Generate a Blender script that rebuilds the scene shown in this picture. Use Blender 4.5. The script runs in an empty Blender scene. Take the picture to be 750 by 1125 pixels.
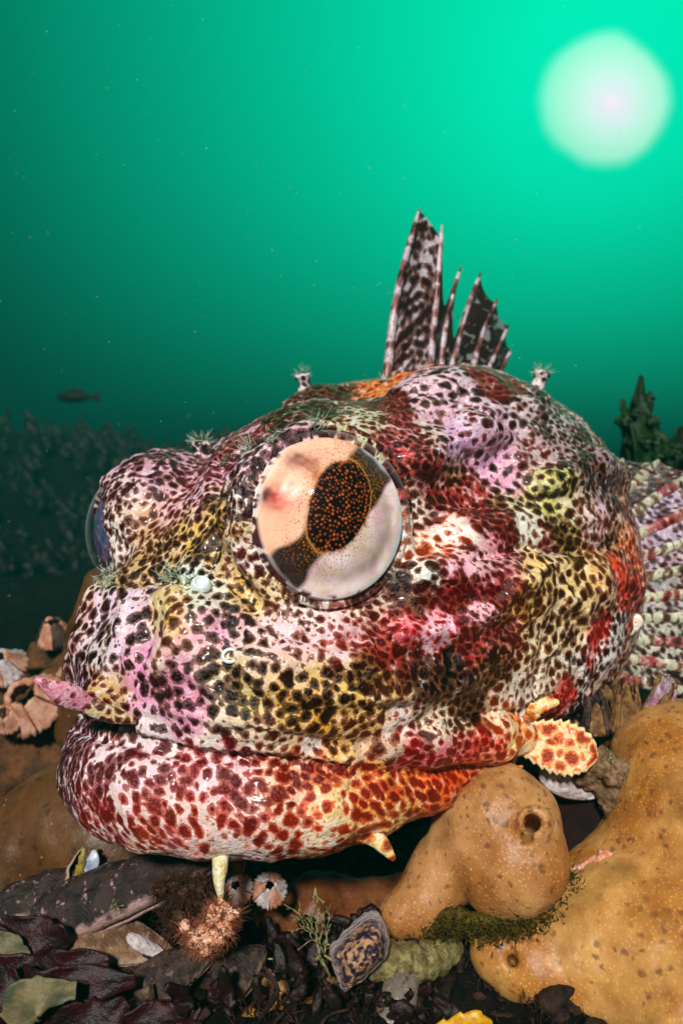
import bpy, math, random
import numpy as np
from mathutils import Vector, Matrix, kdtree
random.seed(7); rng = np.random.default_rng(7)
SC = bpy.context.scene
U = 0.00025            # all shapes below are worked out in units of a quarter of a millimetre
# ------------------------------------------------------------------ camera, water light, front lamp
cam_d = bpy.data.cameras.new('camera'); cam = bpy.data.objects.new('camera', cam_d)
SC.collection.objects.link(cam); SC.camera = cam
cam.rotation_euler = (math.radians(90), 0, 0)
cam_d.sensor_fit = 'VERTICAL'; cam_d.sensor_height = 36; cam_d.sensor_width = 24
cam_d.lens = 803 / 1125 * 36
cam_d.clip_start = 0.005; cam_d.clip_end = 200
cam_d.dof.use_dof = True; cam_d.dof.focus_distance = 0.192; cam_d.dof.aperture_fstop = 15
SC.view_settings.view_transform = 'Standard'; SC.view_settings.look = 'None'
SC.view_settings.gamma = 1; SC.view_settings.use_curve_mapping = False
SC.view_settings.exposure = .64
SC.cycles.volume_bounces = 0; SC.cycles.max_bounces = 8; SC.cycles.transparent_max_bounces = 16
SC.cycles.use_denoising = True

def lin(c):
    c = np.asarray(c, float) / 255
    return np.where(c <= .04045, c / 12.92, ((c + .055) / 1.055) ** 2.4)
def l4(c): return tuple(lin(c)) + (1,)

class NT:
    """small helper to write node trees"""
    def __init__(s, nt): s.nt = nt; s.n = nt.nodes; s.n.clear()
    def node(s, t, ins={}, **kw):
        n = s.n.new(t)
        for k, v in kw.items(): setattr(n, k, v)
        for k, v in ins.items():
            if isinstance(v, bpy.types.NodeSocket): s.nt.links.new(v, n.inputs[k])
            else: n.inputs[k].default_value = v
        return n
    def math(s, op, a, b=0.0, c=0.0, clamp=False):
        return s.node('ShaderNodeMath', {0: a, 1: b, 2: c}, operation=op, use_clamp=clamp).outputs[0]
    def mix(s, f, a, b, mode='MIX'):
        n = s.node('ShaderNodeMix', {}, data_type='RGBA', blend_type=mode)
        for i, v in ((0, f), (6, a), (7, b)):
            if isinstance(v, bpy.types.NodeSocket): s.nt.links.new(v, n.inputs[i])
            else: n.inputs[i].default_value = v
        return n.outputs[2]
    def ramp(s, f, stops, interp='LINEAR'):
        n = s.node('ShaderNodeValToRGB', {0: f}); r = n.color_ramp; r.interpolation = interp
        while len(r.elements) < len(stops): r.elements.new(.5)
        for e, (p, c) in zip(r.elements, stops): e.position = p; e.color = c
        return n.outputs[0]
    def sstep(s, x, a, b):
        return s.node('ShaderNodeMapRange', {0: x, 1: a, 2: b, 3: 0.0, 4: 1.0}, interpolation_type='SMOOTHSTEP').outputs[0]

W = bpy.data.worlds.new('World'); SC.world = W; W.use_nodes = True
t = NT(W.node_tree)
sd = Vector((287, 803, 454)).normalized(); sc_ = Vector((297, 803, 448)).normalized()
gen = t.node('ShaderNodeTexCoord').outputs['Generated']
dot = t.node('ShaderNodeVectorMath', {0: gen, 1: tuple(sd)}, operation='DOT_PRODUCT').outputs['Value']
wob = t.node('ShaderNodeTexNoise', {'Vector': gen, 'Scale': 16.0, 'Detail': 2.0}).outputs[0]
ang = t.math('MULTIPLY', t.math('ARCCOSINE', dot), 180 / math.pi / 90)        # 0..2
def g(r, gg, b): return (r, gg, b, 1)
far = t.ramp(ang, [(0, l4((0, 252, 205))), (.07, l4((0, 246, 190))), (.13, l4((0, 228, 174))), (.22, l4((0, 200, 153))), (.32, l4((0, 168, 130))),
                   (.42, l4((0, 134, 104))), (.50, l4((0, 98, 78))), (.75, l4((0, 70, 56))), (1, l4((0, 50, 42)))])
sep = t.node('ShaderNodeSeparateXYZ', {0: gen}).outputs; z = sep[2]
elev = t.ramp(t.math('MULTIPLY_ADD', z, .5, .5), [(0, g(.02, .02, .03)), (.42, g(.05, .05, .07)), (.49, g(.36, .34, .38)), (.535, g(.74, .72, .74)), (.57, g(.90, .90, .90)), (.62, g(.97, .97, .97)), (.7, g(1, 1, 1)), (1, g(1, 1, 1))])
water = t.mix(1.0, far, elev, 'MULTIPLY')
# the sun's blurred ball seen through the surface: measured as slopes, so it stays round
yy = t.math('MAXIMUM', sep[1], .05); ux = t.math('DIVIDE', sep[0], yy); uz = t.math('DIVIDE', z, yy)
def rad_(cx, cz): return t.math('SQRT', t.math('ADD', t.math('POWER', t.math('ABSOLUTE', t.math('SUBTRACT', ux, cx)), 2.0), t.math('POWER', t.math('ABSOLUTE', t.math('SUBTRACT', uz, cz)), 2.0)))
r0 = t.math('ADD', rad_(.358, .564), t.math('MULTIPLY', t.math('SUBTRACT', wob, .5), .022)); r1 = rad_(.370, .560)
disc = t.ramp(t.math('MULTIPLY', r1, 5.0), [(0, l4((255, 240, 250))), (.07, l4((232, 242, 248))), (.19, l4((205, 250, 236))), (.34, l4((170, 250, 218))), (.47, l4((125, 248, 208))), (.62, l4((60, 247, 200))), (1, l4((0, 246, 190)))])
dm = t.sstep(r0, .100, .078)
col = t.mix(dm, water, disc)
bg = t.node('ShaderNodeBackground', {'Color': col, 'Strength': t.math('MULTIPLY_ADD', dm, .16, .90)})
t.nt.links.new(bg.outputs[0], t.node('ShaderNodeOutputWorld').inputs[0])

sun_d = bpy.data.lights.new('sun', 'SUN'); sun = bpy.data.objects.new('sun', sun_d)  # front light for unseen camera strobes; the visible sun is in the world
SC.collection.objects.link(sun); sun_d.energy = 5.0; sun_d.angle = math.radians(7); sun_d.color = (1, .955, .90)
sun.rotation_euler = Vector((0.12, 0.80, -0.56)).to_track_quat('-Z', 'Y').to_euler()
sun.location = (0, -1, 1)

# ------------------------------------------------------------------ object helpers
def P(px, py, y):                       # a point at distance y on the sight line through (px, py)
    return np.array([(px - 375) / 803 * y, y, (562.5 - py) / 803 * y])
def tag(o, label=None, cat=None, group=None, kind=None):
    if label: o['label'] = label
    if cat: o['category'] = cat
    if group: o['group'] = group
    if kind: o['kind'] = kind
    return o
def empty(name, loc, label, cat, group=None):
    o = bpy.data.objects.new(name, None); SC.collection.objects.link(o); o.empty_display_size = .01
    o.location = Vector([float(v) * U for v in loc]); o['_b'] = [float(v) for v in loc]
    return tag(o, label, cat, group)
def base_of(o):
    b = np.zeros(3)
    while o is not None:
        if '_b' in o: b = b + np.array(o['_b'])
        o = o.parent
    return b
def mk(name, V, F, mat, parent=None, cols=None, flts=None, smooth=True, label=None, cat=None, group=None, kind=None):
    V = np.asarray(V, float)
    b0 = base_of(parent) if parent else np.array([V[:, 0].mean(), V[:, 1].mean(), V[:, 2].min()])
    me = bpy.data.meshes.new(name)
    L = ((V - b0) * U).astype(np.float32)
    if isinstance(F, np.ndarray):
        n, k = F.shape
        me.vertices.add(len(L)); me.vertices.foreach_set('co', L.ravel())
        me.loops.add(n * k); me.loops.foreach_set('vertex_index', F.astype(np.int32).ravel())
        me.polygons.add(n); me.polygons.foreach_set('loop_start', np.arange(0, n * k, k, dtype=np.int32))
        me.polygons.foreach_set('loop_total', np.full(n, k, dtype=np.int32)); me.update(calc_edges=True)
    else:
        me.from_pydata(L.tolist(), [], F)
    me.polygons.foreach_set('use_smooth', [smooth] * len(me.polygons))
    for k, c in (cols or {}).items():
        a = me.attributes.new(k, 'FLOAT_COLOR', 'POINT')
        a.data.foreach_set('color', np.concatenate([c, np.ones((len(c), 1))], 1).astype(np.float32).ravel())
    for k, c in (flts or {}).items():
        a = me.attributes.new(k, 'FLOAT', 'POINT'); a.data.foreach_set('value', np.asarray(c, np.float32))
    me.materials.append(mat)
    o = bpy.data.objects.new(name, me); SC.collection.objects.link(o)
    if parent: o.parent = parent
    else: o.location = Vector(b0 * U); o['_b'] = [float(v) for v in b0]
    return tag(o, label, cat, group, kind)

# noise on arrays
def _h(x, y, z, s):
    n = (x.astype(np.int64) * 374761393 + y.astype(np.int64) * 668265263 + z.astype(np.int64) * 1440662683 + s * 982451653) & 0xffffffff
    n = ((n ^ (n >> 13)) * 1274126177) & 0xffffffff
    return ((n ^ (n >> 16)) & 0xffff) / 65535.0
def vn(p, sc, seed=0):
    q = p / sc; i = np.floor(q).astype(np.int64); f = q - i; f = f * f * (3 - 2 * f)
    r = 0
    for dx in (0, 1):
        for dy in (0, 1):
            for dz in (0, 1):
                w = (f[:, 0] if dx else 1 - f[:, 0]) * (f[:, 1] if dy else 1 - f[:, 1]) * (f[:, 2] if dz else 1 - f[:, 2])
                r = r + w * _h(i[:, 0] + dx, i[:, 1] + dy, i[:, 2] + dz, seed)
    return r * 2 - 1
def fbm(p, sc, o=3, seed=0):
    r = 0; a = 1
    for k in range(o): r = r + a * vn(p + 31.7 * k, sc / 2 ** k, seed + k); a *= .5
    return r

# signed distance modelling --------------------------------------------------
def norm(v): v = np.asarray(v, float); return v / (np.linalg.norm(v) + 1e-12)
def pd(pr, X, Y, Z):
    k = pr[0]
    if k == 'ell':
        c, r, R = pr[1], pr[2], pr[3]
        x, y, z = X - c[0], Y - c[1], Z - c[2]
        if R is not None: x, y, z = (R[0][0] * x + R[0][1] * y + R[0][2] * z, R[1][0] * x + R[1][1] * y + R[1][2] * z, R[2][0] * x + R[2][1] * y + R[2][2] * z)
        k0 = np.sqrt((x / r[0]) ** 2 + (y / r[1]) ** 2 + (z / r[2]) ** 2)
        k1 = np.sqrt((x / r[0] ** 2) ** 2 + (y / r[1] ** 2) ** 2 + (z / r[2] ** 2) ** 2) + 1e-9
        return k0 * (k0 - 1) / k1
    if k == 'cap':
        a, b, ra, rb = pr[1], pr[2], pr[3], pr[4]; ab = b - a; L = float(ab @ ab) + 1e-9
        x, y, z = X - a[0], Y - a[1], Z - a[2]
        tt = np.clip((x * ab[0] + y * ab[1] + z * ab[2]) / L, 0, 1)
        return np.sqrt((x - tt * ab[0]) ** 2 + (y - tt * ab[1]) ** 2 + (z - tt * ab[2]) ** 2) - (ra + (rb - ra) * tt)
    if k == 'cut':   # sphere cut by a plane
        c, r, ax, h = pr[1], pr[2], pr[3], pr[4]
        x, y, z = X - c[0], Y - c[1], Z - c[2]
        a = np.sqrt(x * x + y * y + z * z) - r; b = x * ax[0] + y * ax[1] + z * ax[2] - h
        return smax(a, b, 7)
def smin(a, b, k):
    if k <= 0: return np.minimum(a, b)
    h = np.clip(.5 + .5 * (b - a) / k, 0, 1); return b + (a - b) * h - k * h * (1 - h)
def smax(a, b, k): return -smin(-a, -b, k)
def pbox(pr):
    if pr[0] == 'ell': m = max(pr[2]); r = pr[2] if pr[3] is None else (m, m, m); return pr[1] - np.array(r), pr[1] + np.array(r)
    if pr[0] == 'cap': m = max(pr[3], pr[4]); return np.minimum(pr[1], pr[2]) - m, np.maximum(pr[1], pr[2]) + m
    return pr[1] - pr[2], pr[1] + pr[2]
def sdf_eval(model, P3=None, axes=None):
    """model: list of groups (kjoin, sign, [(prim, k)...])"""
    grid = axes is not None; D = None
    for kj, sgn, prims in model:
        shape = tuple(len(a) for a in axes) if grid else (len(P3),)
        G = np.full(shape, 400., np.float32)
        lo = np.full(3, 1e9); hi = -lo
        for pr, k in prims:
            a, b = pbox(pr); lo = np.minimum(lo, a); hi = np.maximum(hi, b); m = 45 + k
            if grid:
                s = [slice(*np.searchsorted(ax, (a[i] - m, b[i] + m))) for i, ax in enumerate(axes)]
                X = axes[0][s[0]][:, None, None]; Y = axes[1][s[1]][None, :, None]; Z = axes[2][s[2]][None, None, :]
                if min(X.size, Y.size, Z.size) == 0: continue
                G[tuple(s)] = smin(G[tuple(s)], pd(pr, X, Y, Z).astype(np.float32), k)
            else:
                G = smin(G, pd(pr, P3[:, 0], P3[:, 1], P3[:, 2]), k)
        if D is None: D = G
        elif sgn > 0: D = smin(D, G, kj)
        else:
            D = smax(D, -G, kj)
    return D
def surface(model, step, pad=8, lo=None, hi=None, axes=None, newton=2):
    if axes is None:
        l = np.full(3, 1e9); h = -l
        for kj, sgn, prims in model:
            if sgn < 0: continue
            for pr, k in prims: a, b = pbox(pr); l = np.minimum(l, a); h = np.maximum(h, b)
        l = l - pad - step * 2; h = h + pad + step * 2
        axes = [np.arange(l[i], h[i] + step, step, dtype=np.float32) for i in range(3)]
    D = sdf_eval(model, axes=axes); inside = D < 0
    nx, ny, nz = D.shape
    c = np.zeros((nx - 1, ny - 1, nz - 1), np.int8)
    for dx in (0, 1):
        for dy in (0, 1):
            for dz in (0, 1): c += inside[dx:nx - 1 + dx, dy:ny - 1 + dy, dz:nz - 1 + dz]
    cell = np.argwhere((c > 0) & (c < 8)); idx = np.full(c.shape, -1, np.int32)
    idx[cell[:, 0], cell[:, 1], cell[:, 2]] = np.arange(len(cell))
    acc = np.zeros((len(cell), 3)); cnt = np.zeros(len(cell))
    cor = [(dx, dy, dz) for dx in (0, 1) for dy in (0, 1) for dz in (0, 1)]
    ax = [a.astype(float) for a in axes]
    for a in cor:
        for i in range(3):
            if a[i]: continue
            b = list(a); b[i] = 1
            A = cell + a; B = cell + b
            da = D[A[:, 0], A[:, 1], A[:, 2]].astype(float); db = D[B[:, 0], B[:, 1], B[:, 2]].astype(float)
            m = (da < 0) != (db < 0); tt = np.where(m, da / np.where(m, da - db, 1), 0)
            pa = np.stack([ax[j][A[:, j]] for j in range(3)], 1); pb = np.stack([ax[j][B[:, j]] for j in range(3)], 1)
            acc += np.where(m[:, None], pa + (pb - pa) * tt[:, None], 0); cnt += m
    V = acc / cnt[:, None]; F = []
    for i in range(3):
        j, k = (i + 1) % 3, (i + 2) % 3
        s0 = [slice(None)] * 3; s1 = [slice(None)] * 3; s0[i] = slice(0, -1); s1[i] = slice(1, None)
        e = np.argwhere(inside[tuple(s0)] != inside[tuple(s1)])
        ok = (e[:, j] > 0) & (e[:, k] > 0) & (e[:, j] < D.shape[j] - 1) & (e[:, k] < D.shape[k] - 1); e = e[ok]
        fl = inside[e[:, 0], e[:, 1], e[:, 2]]
        q = []
        for dj, dk in ((-1, -1), (0, -1), (0, 0), (-1, 0)):
            c2 = e.copy(); c2[:, j] += dj; c2[:, k] += dk; q.append(idx[c2[:, 0], c2[:, 1], c2[:, 2]])
        q = np.stack(q, 1); q = np.where(fl[:, None], q, q[:, ::-1]); F.append(q)
    F = np.concatenate(F); F = F[(F >= 0).all(1)]
    for _ in range(newton):
        N, d = grad(model, V); V = V - N * np.clip(d, -step, step)[:, None] * .8
    N, _ = grad(model, V)
    return V, F, N
def grad(model, V, e=.8):
    d0 = sdf_eval(model, P3=V); g3 = np.stack([sdf_eval(model, P3=V + np.eye(3)[i] * e) - d0 for i in range(3)], 1) / e
    n = np.linalg.norm(g3, axis=1, keepdims=True) + 1e-6
    return g3 / n, d0 / n[:, 0]

# tubes with an elliptical section; pts Nx3, rw half width, rt half thickness, nrm = thickness direction
def etube(pts, rw, rt=None, nrm=(0, -1, 0), seg=10, res=None):
    pts = np.asarray(pts, float); n = len(pts)
    rw = np.broadcast_to(np.asarray(rw, float), (n,)); rt = rw if rt is None else np.broadcast_to(np.asarray(rt, float), (n,))
    if res:
        s = np.linspace(0, n - 1, res); i = np.clip(s.astype(int), 0, n - 2); f = (s - i)[:, None]
        p0 = pts[np.clip(i - 1, 0, n - 1)]; p1 = pts[i]; p2 = pts[i + 1]; p3 = pts[np.clip(i + 2, 0, n - 1)]
        q = .5 * (2 * p1 + (p2 - p0) * f + (2 * p0 - 5 * p1 + 4 * p2 - p3) * f ** 2 + (3 * p1 - p0 - 3 * p2 + p3) * f ** 3)
        rw = np.interp(s, range(n), rw); rt = np.interp(s, range(n), rt); pts = q; n = res
    T = np.gradient(pts, axis=0); T /= np.linalg.norm(T, axis=1, keepdims=True) + 1e-9
    nr = norm(nrm)
    B = np.cross(T, nr); B /= np.linalg.norm(B, axis=1, keepdims=True) + 1e-9
    N = np.cross(B, T)
    a = np.linspace(0, 2 * np.pi, seg, endpoint=False)
    V = pts[:, None] + B[:, None] * (np.cos(a)[None, :, None] * rw[:, None, None]) + N[:, None] * (np.sin(a)[None, :, None] * rt[:, None, None])
    V = V.reshape(-1, 3); F = []
    for i in range(n - 1):
        for j in range(seg):
            k = (j + 1) % seg; F.append((i * seg + j, i * seg + k, (i + 1) * seg + k, (i + 1) * seg + j))
    V = np.concatenate([V, pts[:1], pts[-1:]]); e0 = n * seg; e1 = e0 + 1
    for j in range(seg):
        k = (j + 1) % seg; F.append((e0, k, j, e0)[:3]); F.append((e1, (n - 1) * seg + j, (n - 1) * seg + k))
    return V, F
def join(parts):
    V = []; F = []; o = 0
    for v, f in parts:
        V.append(np.asarray(v)); F += [tuple(int(i) + o for i in q) for q in f]; o += len(v)
    return np.concatenate(V), F

# ------------------------------------------------------------------ materials
def newmat(name):
    m = bpy.data.materials.new(name); m.use_nodes = True; return m, NT(m.node_tree)
def finish(t, col, rough, bump=None, bs=.5, dist=1.0, **kw):
    ins = {'Base Color': col, 'Roughness': rough}
    if bump is not None:
        ins['Normal'] = t.node('ShaderNodeBump', {'Strength': bs, 'Distance': dist * U, 'Height': bump}).outputs[0]
    ins.update(kw)
    b = t.node('ShaderNodeBsdfPrincipled', ins)
    t.nt.links.new(b.outputs[0], t.node('ShaderNodeOutputMaterial').inputs[0]); return b
def coord(t, s=1.0): # object coordinates in working units
    o = t.node('ShaderNodeTexCoord').outputs['Object']
    return t.node('ShaderNodeVectorMath', {0: o, 3: s / U}, operation='SCALE').outputs[0]
def noise(t, v, size, detail=2.0, rough=.5, out=0):
    return t.node('ShaderNodeTexNoise', {'Vector': v, 'Scale': 1 / size, 'Detail': detail, 'Roughness': rough}).outputs[out]
def vor(t, v, size, feature='F1', out='Distance'):
    return t.node('ShaderNodeTexVoronoi', {'Vector': v, 'Scale': 1 / size}, feature=feature).outputs[out]
def attr(t, n, out='Color'): return t.node('ShaderNodeAttribute', attribute_name=n).outputs[out]

def mat_skin():
    m, t = newmat('mottled_skin'); v = coord(t)
    gr = attr(t, 'ground'); sp = attr(t, 'spot'); e = attr(t, 'edge', 'Fac'); f1 = attr(t, 'core', 'Fac')
    n1 = t.math('SUBTRACT', noise(t, v, 3.2, 3.0), .5); n2 = t.math('SUBTRACT', noise(t, v, 14, 2.0), .5)
    ee = t.math('ADD', t.math('ADD', e, t.math('MULTIPLY', n1, .26)), t.math('MULTIPLY', n2, .16))
    mk_ = t.sstep(ee, -.02, .075)
    grv = t.mix(t.sstep(noise(t, v, 9, 3.0), .38, .66), gr, t.mix(1.0, gr, (.94, .80, .70, 1), 'MULTIPLY'))
    grv = t.mix(t.math('MULTIPLY', t.sstep(noise(t, v, 11, 4.0, .65), .49, .62), .42), grv, (.90, .87, .84, 1))
    # tiny pigment grains over the pale ground
    gn = t.sstep(vor(t, v, 1.9), .30, .16); gm = t.math('MULTIPLY', gn, t.sstep(noise(t, v, 16, 1.0), .5, .62))
    grv = t.mix(t.math('MULTIPLY', gm, .55), grv, t.mix(.35, sp, (.25, .03, .04, 1)))
    vs = t.node('ShaderNodeTexVoronoi', {'Vector': v, 'Scale': 1 / 5.2}); sd_ = t.math('ADD', vs.outputs['Distance'], t.math('MULTIPLY', n1, .5)); pr_ = t.node('ShaderNodeSeparateColor', {0: vs.outputs['Color']}).outputs[0]
    fl = t.math('MULTIPLY', t.sstep(sd_, .40, .22), t.math('GREATER_THAN', pr_, .52)); grv = t.mix(t.math('MULTIPLY', fl, .78), grv, t.mix(.25, t.mix(1.0, sp, (1.5, 1.3, 1.2, 1), 'MULTIPLY'), (.26, .085, .025, 1)))
    rim = t.mix(.12, t.mix(t.sstep(noise(t, v, 22, 2.0), .3, .7), t.mix(1.0, sp, (1.8, 1.5, 1.3, 1), 'MULTIPLY'), t.mix(.45, t.mix(1.0, sp, (1.8, 1.5, 1.3, 1), 'MULTIPLY'), (.36, .115, .03, 1))), gr)
    core = t.mix(t.sstep(t.math('ADD', ee, t.math('MULTIPLY', n1, .35)), .10, .42), rim, t.mix(1.0, sp, (.52, .32, .22, 1), 'MULTIPLY'))
    core = t.mix(t.math('MULTIPLY', t.sstep(noise(t, v, 2.4, 2.0), .58, .72), .22), core, t.mix(.7, gr, sp))
    c = t.mix(mk_, grv, core)
    h = t.math('ADD', t.math('MULTIPLY', noise(t, v, 5, 5.0, .62), 1.6), t.math('MULTIPLY', mk_, -.22))
    h = t.math('ADD', h, t.math('MULTIPLY', vor(t, v, 3.4), .55))
    finish(t, c, t.math('MULTIPLY_ADD', noise(t, v, 6), .25, .20), h, .52, 2.4, **{'Specular IOR Level': .25, 'Coat Weight': .14, 'Coat Roughness': .12})
    return m
M_skin = mat_skin()
# ------------------------------------------------------------------ the fish
def FW(s, w, z): return np.array([-120 + .66 * s + .75 * w, 905 + .75 * s - .66 * w, z])   # s back along the body, w towards the near side
def midp(px, py):                        # a point of the middle plane seen at (px, py)
    r = (px - 375) / 803; s = (120 + 905 * r) / (.66 - .75 * r); Y = 905 + .75 * s
    return np.array([-120 + .66 * s, Y, (562.5 - py) / 803 * Y])
Rf = [[.66, .75, 0], [.75, -.66, 0], [0, 0, 1]]
def E(s, w, z, rs, rw, rz, k, both=True):
    o = [(('ell', FW(s, w, z), (rs, rw, rz), Rf), k)]
    if both and w: o.append((('ell', FW(s, -w, z), (rs, rw, rz), Rf), k))
    return o
def CH(pts, k, both=True):               # chain of tapered capsules (s, w, z, r)
    o = []
    for sg in ((1, -1) if both else (1,)):
        for a, b in zip(pts[:-1], pts[1:]):
            o.append((('cap', FW(a[0], sg * a[1], a[2]), FW(b[0], sg * b[1], b[2]), a[3], b[3]), k))
    return o
EYC = [FW(-19, 142, -9), FW(-13, -148, -25)]; ER = 98.
ax_n = norm([.42, -.90, .05])
def mirror_dir(d):                       # reflect through the middle plane
    sd_ = norm([.75, -.66, 0]); return d - 2 * (d @ sd_) * sd_
EYA = [ax_n, norm([-.90, -.42, -.10])]; CHS = [1.0, 2.6]
CH_ = ER * math.cos(math.radians(73))
head = []
head += E(-66, 0, -165, 122, 135, 98, 40)
head += E(-45, 66, -190, 128, 130, 64, 40)
head += E(40, 95, -165, 190, 130, 100, 50)
head += E(60, 0, -80, 170, 130, 150, 50)
head += E(150, 0, -40, 190, 165, 196, 60)
head += E(210, 170, -110, 180, 120, 120, 60)
head += E(430, 0, -45, 300, 298, 283, 60)
head += E(430, 190, -130, 210, 125, 170, 50)
head += E(300, 185, -205, 200, 100, 95, 45)
head += E(130, 160, -185, 190, 96, 84, 45)
head += E(400, 120, -190, 230, 150, 130, 50)
head += E(160, 120, 60, 120, 60, 60, 50)
head += E(330, 110, 150, 150, 70, 60, 40)
head += CH([(-112, 58, -106, 42), (-50, 58, -55, 40), (10, 50, 0, 38)], 30)        # snout ridge up to the space between the eyes
head += CH([(-140, 92, -112, 24), (-160, 78, -150, 20)], 22)                        # nasal bumps
head += CH([(60, 232, -66, 15), (180, 262, -95, 20), (330, 292, -105, 24), (460, 296, -100, 24)], 30)   # cheek ridge
head += CH([(110, 185, 62, 12), (230, 190, 104, 16), (400, 175, 146, 20)], 40)      # ridge above the cheek
head += CH([(300, 265, 40, 12), (430, 270, 70, 14), (540, 262, 60, 12)], 26)
head += CH([(600, 0, -30, 235), (950, 0, -60, 150), (1300, 0, -90, 70), (1450, 0, -90, 52)], 80, False)
rings = []
for c, a, q in zip(EYC, EYA, CHS): rings.append((('cut', c, 107.5, a, CH_ * q + 5), 16))
lips = CH([(-192, 0, -192, 15), (-170, 60, -208, 14), (-132, 108, -222, 13), (-98, 150, -235, 13), (-40, 190, -250, 12), (10, 212, -262, 11), (90, 238, -268, 9)], 18)
maxl = CH([(0, 214, -247, 17), (60, 236, -250, 25), (150, 256, -262, 27), (232, 268, -272, 22), (262, 272, -276, 14)], 14)
jaw = CH([(-160, 0, -284, 62), (-149, 44, -285, 62), (-120, 90, -290, 61), (-85, 128, -297, 56), (-45, 160, -302, 51), (15, 184, -306, 44), (85, 208, -306, 36), (150, 228, -303, 27), (215, 242, -300, 18)], 12)
chin = E(60, 0, -300, 240, 175, 62, 40) + E(330, 0, -230, 240, 230, 110, 60)
sub = [(('cut', c, 105.5, -a, -CH_ * q - 3.), 0) for c, a, q in zip(EYC, EYA, CHS)]
nose = CH([(-192, 44, -30 - 120, 14), (-200, 60, -165, 14)], 12)
nares = [(('cap', P(253, 716, 722), P(256, 719, 760), 5., 4.), 0), (('cap', P(578, 820, 905), P(578, 820, 906), 1., 1.), 0)]
FISH = [(0, 1, head), (16, 1, rings), (10, 1, lips), (9, 1, maxl), (7, 1, jaw + chin), (3, -1, sub), (3, -1, nares[:1])]
axs = [np.concatenate([np.arange(-440, 380, 3.1), np.arange(380, 560, 4), np.arange(560, 960, 10)]).astype(np.float32),
       np.concatenate([np.arange(590, 1180, 3.1), np.arange(1180, 1400, 6), np.arange(1400, 2080, 14)]).astype(np.float32),
       np.concatenate([np.arange(-440, -362, 8), np.arange(-362, 276, 3.1)]).astype(np.float32)]
V, F, N = surface(FISH, 3.1, axes=axs)
# fleshy relief
dj = np.minimum(1, np.abs(sdf_eval([(0, 1, jaw)], P3=V)) / 30)
V = V + N * (4.2 * fbm(V, 38, 3, 3) * (.45 + .55 * dj) + 1.3 * fbm(V, 10, 2, 9))[:, None]
CREASE = [([(262, 478), (240, 540), (246, 615), (290, 680), (370, 708), (440, 676)], -8, 8), ([(192, 640), (188, 690), (172, 742)], 8, 13), ([(163, 650), (158, 700), (150, 730)], -7, 7), ([(135, 665), (132, 690)], 8, 18),
          ([(120, 637), (160, 632), (212, 640)], -9, 8), ([(237, 500), (240, 560), (226, 622)], -12, 10), ([(430, 695), (500, 688), (545, 670), (600, 625), (640, 612)], 8, 11), ([(440, 722), (520, 712), (575, 680)], -6, 9),
          ([(520, 612), (580, 596), (640, 604), (690, 596)], -8, 7), ([(78, 783), (150, 803), (230, 821), (320, 828), (385, 838)], 5, 5), ([(90, 768), (150, 788), (230, 805), (320, 812), (385, 822)], -4, 6),
          ([(430, 455), (500, 448), (560, 480), (600, 540)], 8, 16), ([(440, 490), (490, 480), (530, 520)], -5, 10), ([(470, 560), (540, 575), (600, 560), (660, 575)], 6, 12), ([(420, 430), (480, 425), (540, 450), (600, 490)], -6, 9),
          ([(330, 450), (380, 436), (430, 428)], -5, 9), ([(580, 640), (600, 700), (590, 770)], -5, 9), ([(620, 640), (650, 690), (640, 745)], 5, 9), ([(655, 630), (672, 680), (655, 735)], -4, 6), ([(470, 792), (540, 778), (590, 770)], 5, 9),
          ([(230, 745), (300, 780), (380, 790), (450, 780)], -6, 12), ([(260, 715), (330, 725), (400, 720)], 6, 12), ([(200, 745), (222, 785)], -5, 8), ([(100, 770), (122, 740), (125, 710)], -6, 8), ([(385, 838), (392, 860), (380, 880)], -3, 5), ([(70, 797), (120, 810), (200, 827), (300, 834), (385, 845)], -6, 5), ([(250, 640), (262, 672), (300, 700)], 5, 8), ([(480, 640), (520, 660), (560, 650)], -5, 8), ([(560, 700), (600, 720), (630, 700)], 5, 9), ([(400, 770), (470, 765), (520, 750)], 5, 9)]
v0 = (N * V).sum(1) < 0; pa_ = np.stack([V[:, 0] / V[:, 1] * 803 + 375, 562.5 - V[:, 2] / V[:, 1] * 803], 1); vi_ = np.where(v0)[0]; dsp = np.zeros(len(V))
for pl, am, wd in CREASE:
    q = np.array(pl, float); s_ = np.linspace(0, len(q) - 1, int(np.hypot(*np.diff(q, axis=0).T).sum() / 5) + 2); q = np.stack([np.interp(s_, range(len(q)), q[:, k]) for k in (0, 1)], 1); dm_ = np.full(len(V), 1e9)
    for k, (x_, y_) in enumerate(q):
        d_ = np.hypot(pa_[vi_, 0] - x_, pa_[vi_, 1] - y_); c_ = vi_[d_ < max(4, d_.min() + .5)]; p_ = V[c_[np.argmin(V[c_, 1])]]; fade = min(1, .35 + min(k, len(q) - 1 - k) * .13)
        dm_ = np.minimum(dm_, ((V - p_) ** 2).sum(1) / fade ** 2)
    dsp += am * np.exp(-dm_ / wd ** 2)
V = V + N * (1.0 * dsp)[:, None]
for c in EYC:                            # keep the lids clear of the eyeballs
    r = np.linalg.norm(V - c, axis=1); m = (r < 100.5) & (r > 92); V[m] = c + (V[m] - c) * (100.5 / r[m])[:, None]

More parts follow.
